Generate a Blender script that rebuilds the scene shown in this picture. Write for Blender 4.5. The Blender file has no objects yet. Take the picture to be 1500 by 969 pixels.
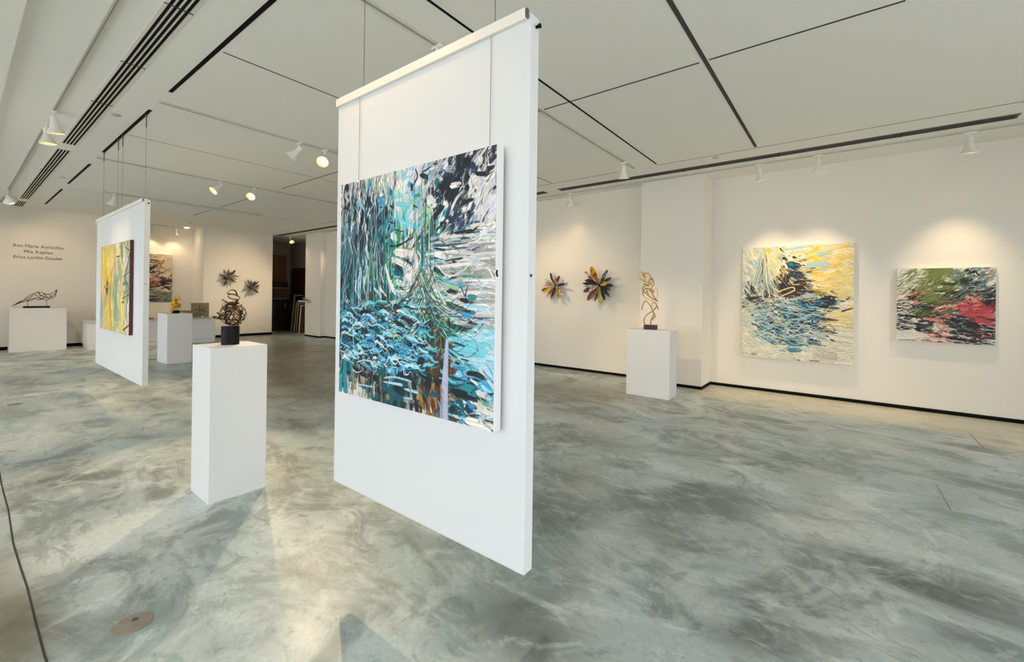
import bpy, bmesh, math, random
import numpy as np
from mathutils import Vector, Matrix, Euler

S = bpy.context.scene
COL = S.collection
PI = math.pi
CEIL = 3.56

# ------------------------------------------------------------------ colour + materials
def lin(h):
    if isinstance(h, str):
        h = h.lstrip('#'); h = [int(h[i:i+2], 16)/255 for i in (0, 2, 4)]
    return tuple((c/12.92 if c <= .04045 else ((c+.055)/1.055)**2.4) for c in h)

def mat(name, col, rough=.6, metal=0., spec=.5, noise=0., nscale=8., bump=0., bscale=60., emit=None, estr=0.):
    m = bpy.data.materials.new(name); m.use_nodes = True
    nt = m.node_tree; N = nt.nodes; L = nt.links
    b = N['Principled BSDF']
    c = lin(col)
    b.inputs['Base Color'].default_value = (*c, 1)
    b.inputs['Roughness'].default_value = rough
    b.inputs['Metallic'].default_value = metal
    b.inputs['Specular IOR Level'].default_value = spec
    tc = N.new('ShaderNodeTexCoord')
    if noise > 0:
        n = N.new('ShaderNodeTexNoise'); n.inputs['Scale'].default_value = nscale; n.inputs['Detail'].default_value = 6
        mx = N.new('ShaderNodeMix'); mx.data_type = 'RGBA'
        mx.inputs['A'].default_value = (*[min(1, x*(1-noise)) for x in c], 1)
        mx.inputs['B'].default_value = (*[min(1, x*(1+noise)) for x in c], 1)
        L.new(tc.outputs['Object'], n.inputs['Vector']); L.new(n.outputs['Fac'], mx.inputs['Factor'])
        L.new(mx.outputs['Result'], b.inputs['Base Color'])
    if bump > 0:
        n2 = N.new('ShaderNodeTexNoise'); n2.inputs['Scale'].default_value = bscale; n2.inputs['Detail'].default_value = 4
        bp = N.new('ShaderNodeBump'); bp.inputs['Strength'].default_value = bump; bp.inputs['Distance'].default_value = .004
        L.new(tc.outputs['Object'], n2.inputs['Vector']); L.new(n2.outputs['Fac'], bp.inputs['Height'])
        L.new(bp.outputs['Normal'], b.inputs['Normal'])
    if emit:
        b.inputs['Emission Color'].default_value = (*lin(emit), 1); b.inputs['Emission Strength'].default_value = estr
    return m

M = {}
M['wall'] = mat('wall_paint', '#f1ebdf', .75, spec=.3, noise=.015, nscale=1.5, bump=.08, bscale=180)
M['ceiling'] = mat('ceiling_paint', '#f6f4ec', .85, spec=.2, noise=.015, nscale=1.2)
M['panel'] = mat('panel_paint', '#dedfdd', .55, spec=.35, noise=.012, nscale=3, bump=.04, bscale=120)
M['pedestal'] = mat('pedestal_paint', '#e2e2e0', .5, spec=.4, noise=.02, nscale=4, bump=.05, bscale=90)
M['rail'] = mat('rail_white_metal', '#efe9dd', .4, spec=.5)
M['black'] = mat('black_recess', '#0c0b0d', .8, spec=.2)
M['slot'] = mat('slot_grey', '#4c4a48', .7, spec=.2)
M['slotpale'] = mat('reveal_grey', '#8f8c80', .7, spec=.2)
M['louver'] = mat('louver_grey', '#77706c', .55, metal=.3)
M['trackw'] = mat('track_white', '#c9c7ba', .5)
M['lampw'] = mat('lamp_enamel', '#f0eee4', .35, spec=.5)
M['bulb'] = mat('lit_bulb', '#fff1d0', .3, emit='#ffc878', estr=9)
M['bulbw'] = mat('downlight_lens', '#fff6e0', .3, emit='#ffe9c0', estr=8)
M['base'] = mat('baseboard_black', '#0a080a', .7, spec=.15)
M['cable'] = mat('steel_cable', '#77766e', .35, metal=.8)
M['joint'] = mat('floor_joint', '#3d3b38', .9)
M['jointpale'] = mat('floor_crack', '#85857c', .9)
M['steel'] = mat('bracket_steel', '#7d7c78', .35, metal=.9)
M['blackbase'] = mat('sculpture_base_black', '#08080a', .5, spec=.18)
M['bronze'] = mat('band_bronze', '#8a6a45', .3, metal=.85, noise=.5, nscale=9)
M['bronze_dark'] = mat('band_dark', '#3a2620', .35, metal=.7, noise=.4, nscale=9)
M['gold'] = mat('gold_leaf', '#e6b23c', .22, metal=.95, noise=.15, nscale=10)
M['goldwire'] = mat('gold_wire', '#c39a58', .3, metal=.6, noise=.3, nscale=14)
M['brownwire'] = mat('bronze_wire', '#5c4634', .4, metal=.6, noise=.3, nscale=14)
M['darkwood'] = mat('dark_wood', '#2e1c16', .45, noise=.3, nscale=12)
M['maroon'] = mat('maroon_board', '#34130f', .55, noise=.15, nscale=4)
M['plywood'] = mat('plywood', '#6b4a22', .6, noise=.15, nscale=5)
M['brownpic'] = mat('brown_canvas', '#5c432a', .7, noise=.2, nscale=6)
M['cabinet'] = mat('dark_cabinet', '#1c0f0d', .5, noise=.2, nscale=5)
M['frame_tan'] = mat('frame_wood_tan', '#9a8a6c', .5, noise=.15, nscale=20)
M['canvas'] = mat('canvas_edge', '#e9e8e6', .75, bump=.1, bscale=300)
M['canvas_purple'] = mat('canvas_edge_maroon', '#5a2436', .6)
M['desk'] = mat('desk_laminate', '#e8eae8', .4, spec=.5, noise=.01, nscale=2)
M['desktop'] = mat('desk_top_stone', '#d8d2c4', .3, spec=.5)
M['basket'] = mat('woven_basket', '#9a7a50', .8, noise=.35, nscale=30, bump=.5, bscale=80)
M['text'] = mat('vinyl_lettering', '#6e6355', .6)
M['leafmetal'] = mat('flower_metal', '#a39a8b', .3, metal=.5, noise=.45, nscale=8)
M['cover'] = mat('worn_bronze_cover', '#92887a', .6, metal=.1, noise=.4, nscale=16)
M['mullion'] = mat('mullion_aluminium', '#a4a8a8', .4, metal=.6)
M['sidewalk'] = mat('pavement', '#e4e1da', .9, noise=.1, nscale=2)
M['paper'] = mat('paper_dark_print', '#4a2420', .6, noise=.5, nscale=18)
M['cup'] = mat('pale_cup', '#d9cfba', .3)

def glass_mat():
    m = bpy.data.materials.new('window_glass'); m.use_nodes = True
    nt = m.node_tree; N = nt.nodes; L = nt.links
    N.remove(N['Principled BSDF'])
    t = N.new('ShaderNodeBsdfTransparent'); t.inputs[0].default_value = (.95, .98, .97, 1)
    g = N.new('ShaderNodeBsdfGlossy'); g.inputs['Roughness'].default_value = .02
    f = N.new('ShaderNodeFresnel'); f.inputs[0].default_value = 1.45
    x = N.new('ShaderNodeMixShader')
    L.new(f.outputs[0], x.inputs[0]); L.new(t.outputs[0], x.inputs[1]); L.new(g.outputs[0], x.inputs[2])
    L.new(x.outputs[0], N['Material Output'].inputs['Surface'])
    return m
M['glass'] = glass_mat()

def vcol_mat(name, rough=.45, bump=.15):
    m = bpy.data.materials.new(name); m.use_nodes = True
    nt = m.node_tree; N = nt.nodes; L = nt.links
    b = N['Principled BSDF']; b.inputs['Roughness'].default_value = rough; b.inputs['Specular IOR Level'].default_value = .35
    a = N.new('ShaderNodeAttribute'); a.attribute_name = 'paint'
    L.new(a.outputs['Color'], b.inputs['Base Color'])
    tc = N.new('ShaderNodeTexCoord'); n = N.new('ShaderNodeTexNoise')
    n.inputs['Scale'].default_value = 140; n.inputs['Detail'].default_value = 3
    bp = N.new('ShaderNodeBump'); bp.inputs['Strength'].default_value = bump; bp.inputs['Distance'].default_value = .002
    L.new(tc.outputs['Object'], n.inputs['Vector']); L.new(n.outputs['Fac'], bp.inputs['Height']); L.new(bp.outputs['Normal'], b.inputs['Normal'])
    return m
M['paint'] = vcol_mat('oil_paint')

# ------------------------------------------------------------------ object helpers
LOC = {}
def thing(name, label, cat, loc=(0, 0, 0), group=None):
    o = bpy.data.objects.new(name, None); COL.objects.link(o)
    o.empty_display_size = .1
    o.location = loc; o['label'] = label; o['category'] = cat
    if group: o['group'] = group
    LOC[o.name] = Vector(loc)
    return o

def tag(o, label, cat, group=None):
    o['label'] = label; o['category'] = cat
    if group: o['group'] = group
    return o

class MB:
    """collects shapes given in world coordinates; build() links them as ONE mesh"""
    def __init__(s): s.v = []; s.f = []
    def add(s, vs, fs):
        k = len(s.v); s.v += [tuple(v) for v in vs]; s.f += [tuple(i+k for i in f) for f in fs]; return s
    def box(s, x0, x1, y0, y1, z0, z1, bev=0):
        if x0 > x1: x0, x1 = x1, x0
        if y0 > y1: y0, y1 = y1, y0
        if z0 > z1: z0, z1 = z1, z0
        if bev <= 0:
            vs = [(x, y, z) for z in (z0, z1) for y in (y0, y1) for x in (x0, x1)]
            return s.add(vs, [(0, 2, 3, 1), (4, 5, 7, 6), (0, 1, 5, 4), (2, 6, 7, 3), (0, 4, 6, 2), (1, 3, 7, 5)])
        bm = bmesh.new(); bmesh.ops.create_cube(bm, size=1)
        for v in bm.verts:
            v.co = Vector(((x0+x1)/2+v.co.x*(x1-x0), (y0+y1)/2+v.co.y*(y1-y0), (z0+z1)/2+v.co.z*(z1-z0)))
        bmesh.ops.bevel(bm, geom=bm.edges[:], offset=bev, segments=2, affect='EDGES', profile=.7)
        s.frombm(bm); return s
    def frombm(s, bm):
        bm.verts.index_update()
        s.add([v.co.copy() for v in bm.verts], [[v.index for v in f.verts] for f in bm.faces]); bm.free()
    def lathe(s, prof, c, axis=(0, 0, 1), seg=24, cap=True):
        """prof: (r, h) pairs along axis from c"""
        a = Vector(axis).normalized(); t = Vector((1, 0, 0)) if abs(a.x) < .9 else Vector((0, 1, 0))
        e1 = a.cross(t).normalized(); e2 = a.cross(e1); c = Vector(c)
        vs = []; fs = []
        for r, h in prof:
            for i in range(seg):
                q = 2*PI*i/seg; vs.append(c+a*h+e1*r*math.cos(q)+e2*r*math.sin(q))
        n = len(prof)
        for j in range(n-1):
            for i in range(seg):
                fs.append((j*seg+i, j*seg+(i+1) % seg, (j+1)*seg+(i+1) % seg, (j+1)*seg+i))
        if cap:
            fs.append(tuple(range(seg))[::-1]); fs.append(tuple((n-1)*seg+i for i in range(seg)))
        return s.add(vs, fs)
    def tube(s, pts, r, seg=8, closed=False):
        return s.sweep(pts, [(r*math.cos(2*PI*i/seg), r*math.sin(2*PI*i/seg)) for i in range(seg)], closed)
    def sweep(s, pts, sec, closed=False, up=None):
        P = [Vector(p) for p in pts]; n = len(P); vs = []; fs = []; k = len(sec)
        prev = None
        for i in range(n):
            if closed: t = (P[(i+1) % n]-P[i-1]).normalized()
            else: t = (P[min(i+1, n-1)]-P[max(i-1, 0)]).normalized()
            if up is not None:
                u = Vector(up(i) if callable(up) else up); u = (u-t*u.dot(t))
                u = u.normalized() if u.length > 1e-6 else t.orthogonal().normalized()
            elif prev is None: u = t.orthogonal().normalized()
            else:
                u = prev-t*prev.dot(t); u = u.normalized() if u.length > 1e-6 else t.orthogonal().normalized()
            prev = u; w = t.cross(u)
            for a, b in sec: vs.append(P[i]+u*a+w*b)
        m = n if closed else n-1
        for i in range(m):
            j = (i+1) % n
            for q in range(k):
                fs.append((i*k+q, i*k+(q+1) % k, j*k+(q+1) % k, j*k+q))
        if not closed:
            fs.append(tuple(range(k))[::-1]); fs.append(tuple((n-1)*k+q for q in range(k)))
        return s.add(vs, fs)
    def build(s, name, material, parent=None, smooth=False, at=None):
        me = bpy.data.meshes.new(name)
        off = Vector((0, 0, 0))
        if parent is not None:
            q = parent
            while q is not None: off += q.location; q = q.parent
        if at is not None: off = off+Vector(at)-off
        base = off
        me.from_pydata([tuple(Vector(v)-base) for v in s.v], [], s.f); me.update()
        me.materials.append(M[material] if isinstance(material, str) else material)
        bm = bmesh.new(); bm.from_mesh(me); bmesh.ops.recalc_face_normals(bm, faces=bm.faces); bm.to_mesh(me); bm.free()
        if smooth:
            for p in me.polygons: p.use_smooth = True
            try: me.set_sharp_from_angle(angle=math.radians(40))
            except Exception: pass
        o = bpy.data.objects.new(name, me); COL.objects.link(o)
        if parent is not None: o.parent = parent
        elif at is not None: o.location = at
        return o

def struct(name, mb, material, parent=None):
    o = mb.build(name, material, parent)
    if parent is None: o['kind'] = 'structure'
    return o

def smooth_path(pts, n=8, closed=False):
    P = [Vector(p) for p in pts]; out = []; m = len(P)
    rng = range(m) if closed else range(m-1)
    for i in rng:
        if closed: a, b, c, d = P[i-1], P[i], P[(i+1) % m], P[(i+2) % m]
        else: a, b, c, d = P[max(i-1, 0)], P[i], P[i+1], P[min(i+2, m-1)]
        for j in range(n):
            t = j/n; out.append(.5*((2*b)+(c-a)*t+(2*a-5*b+4*c-d)*t*t+(3*b-a-3*c+d)*t**3))
    if not closed: out.append(P[-1])
    return out
WORLD = 3.65
EXPOSURE = 0.31
SP = dict(front=30, far=30, p1=22, b1a=70, b1b=230, c=55, b2=130, flow=170, t3=40, fig=130, cf=115, r1=5, r=84, door=60, niche=14)
FC = dict(dark='#878f8a', mid='#b8c2be', pale='#dfe5e0', green='#9cbab8', warm='#b2ab96', stain='#353a38', stain2='#6e746e', wash='#e4e4d8', brown_dim='#6f6144', lamp_spill='#cfc4a8')
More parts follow.
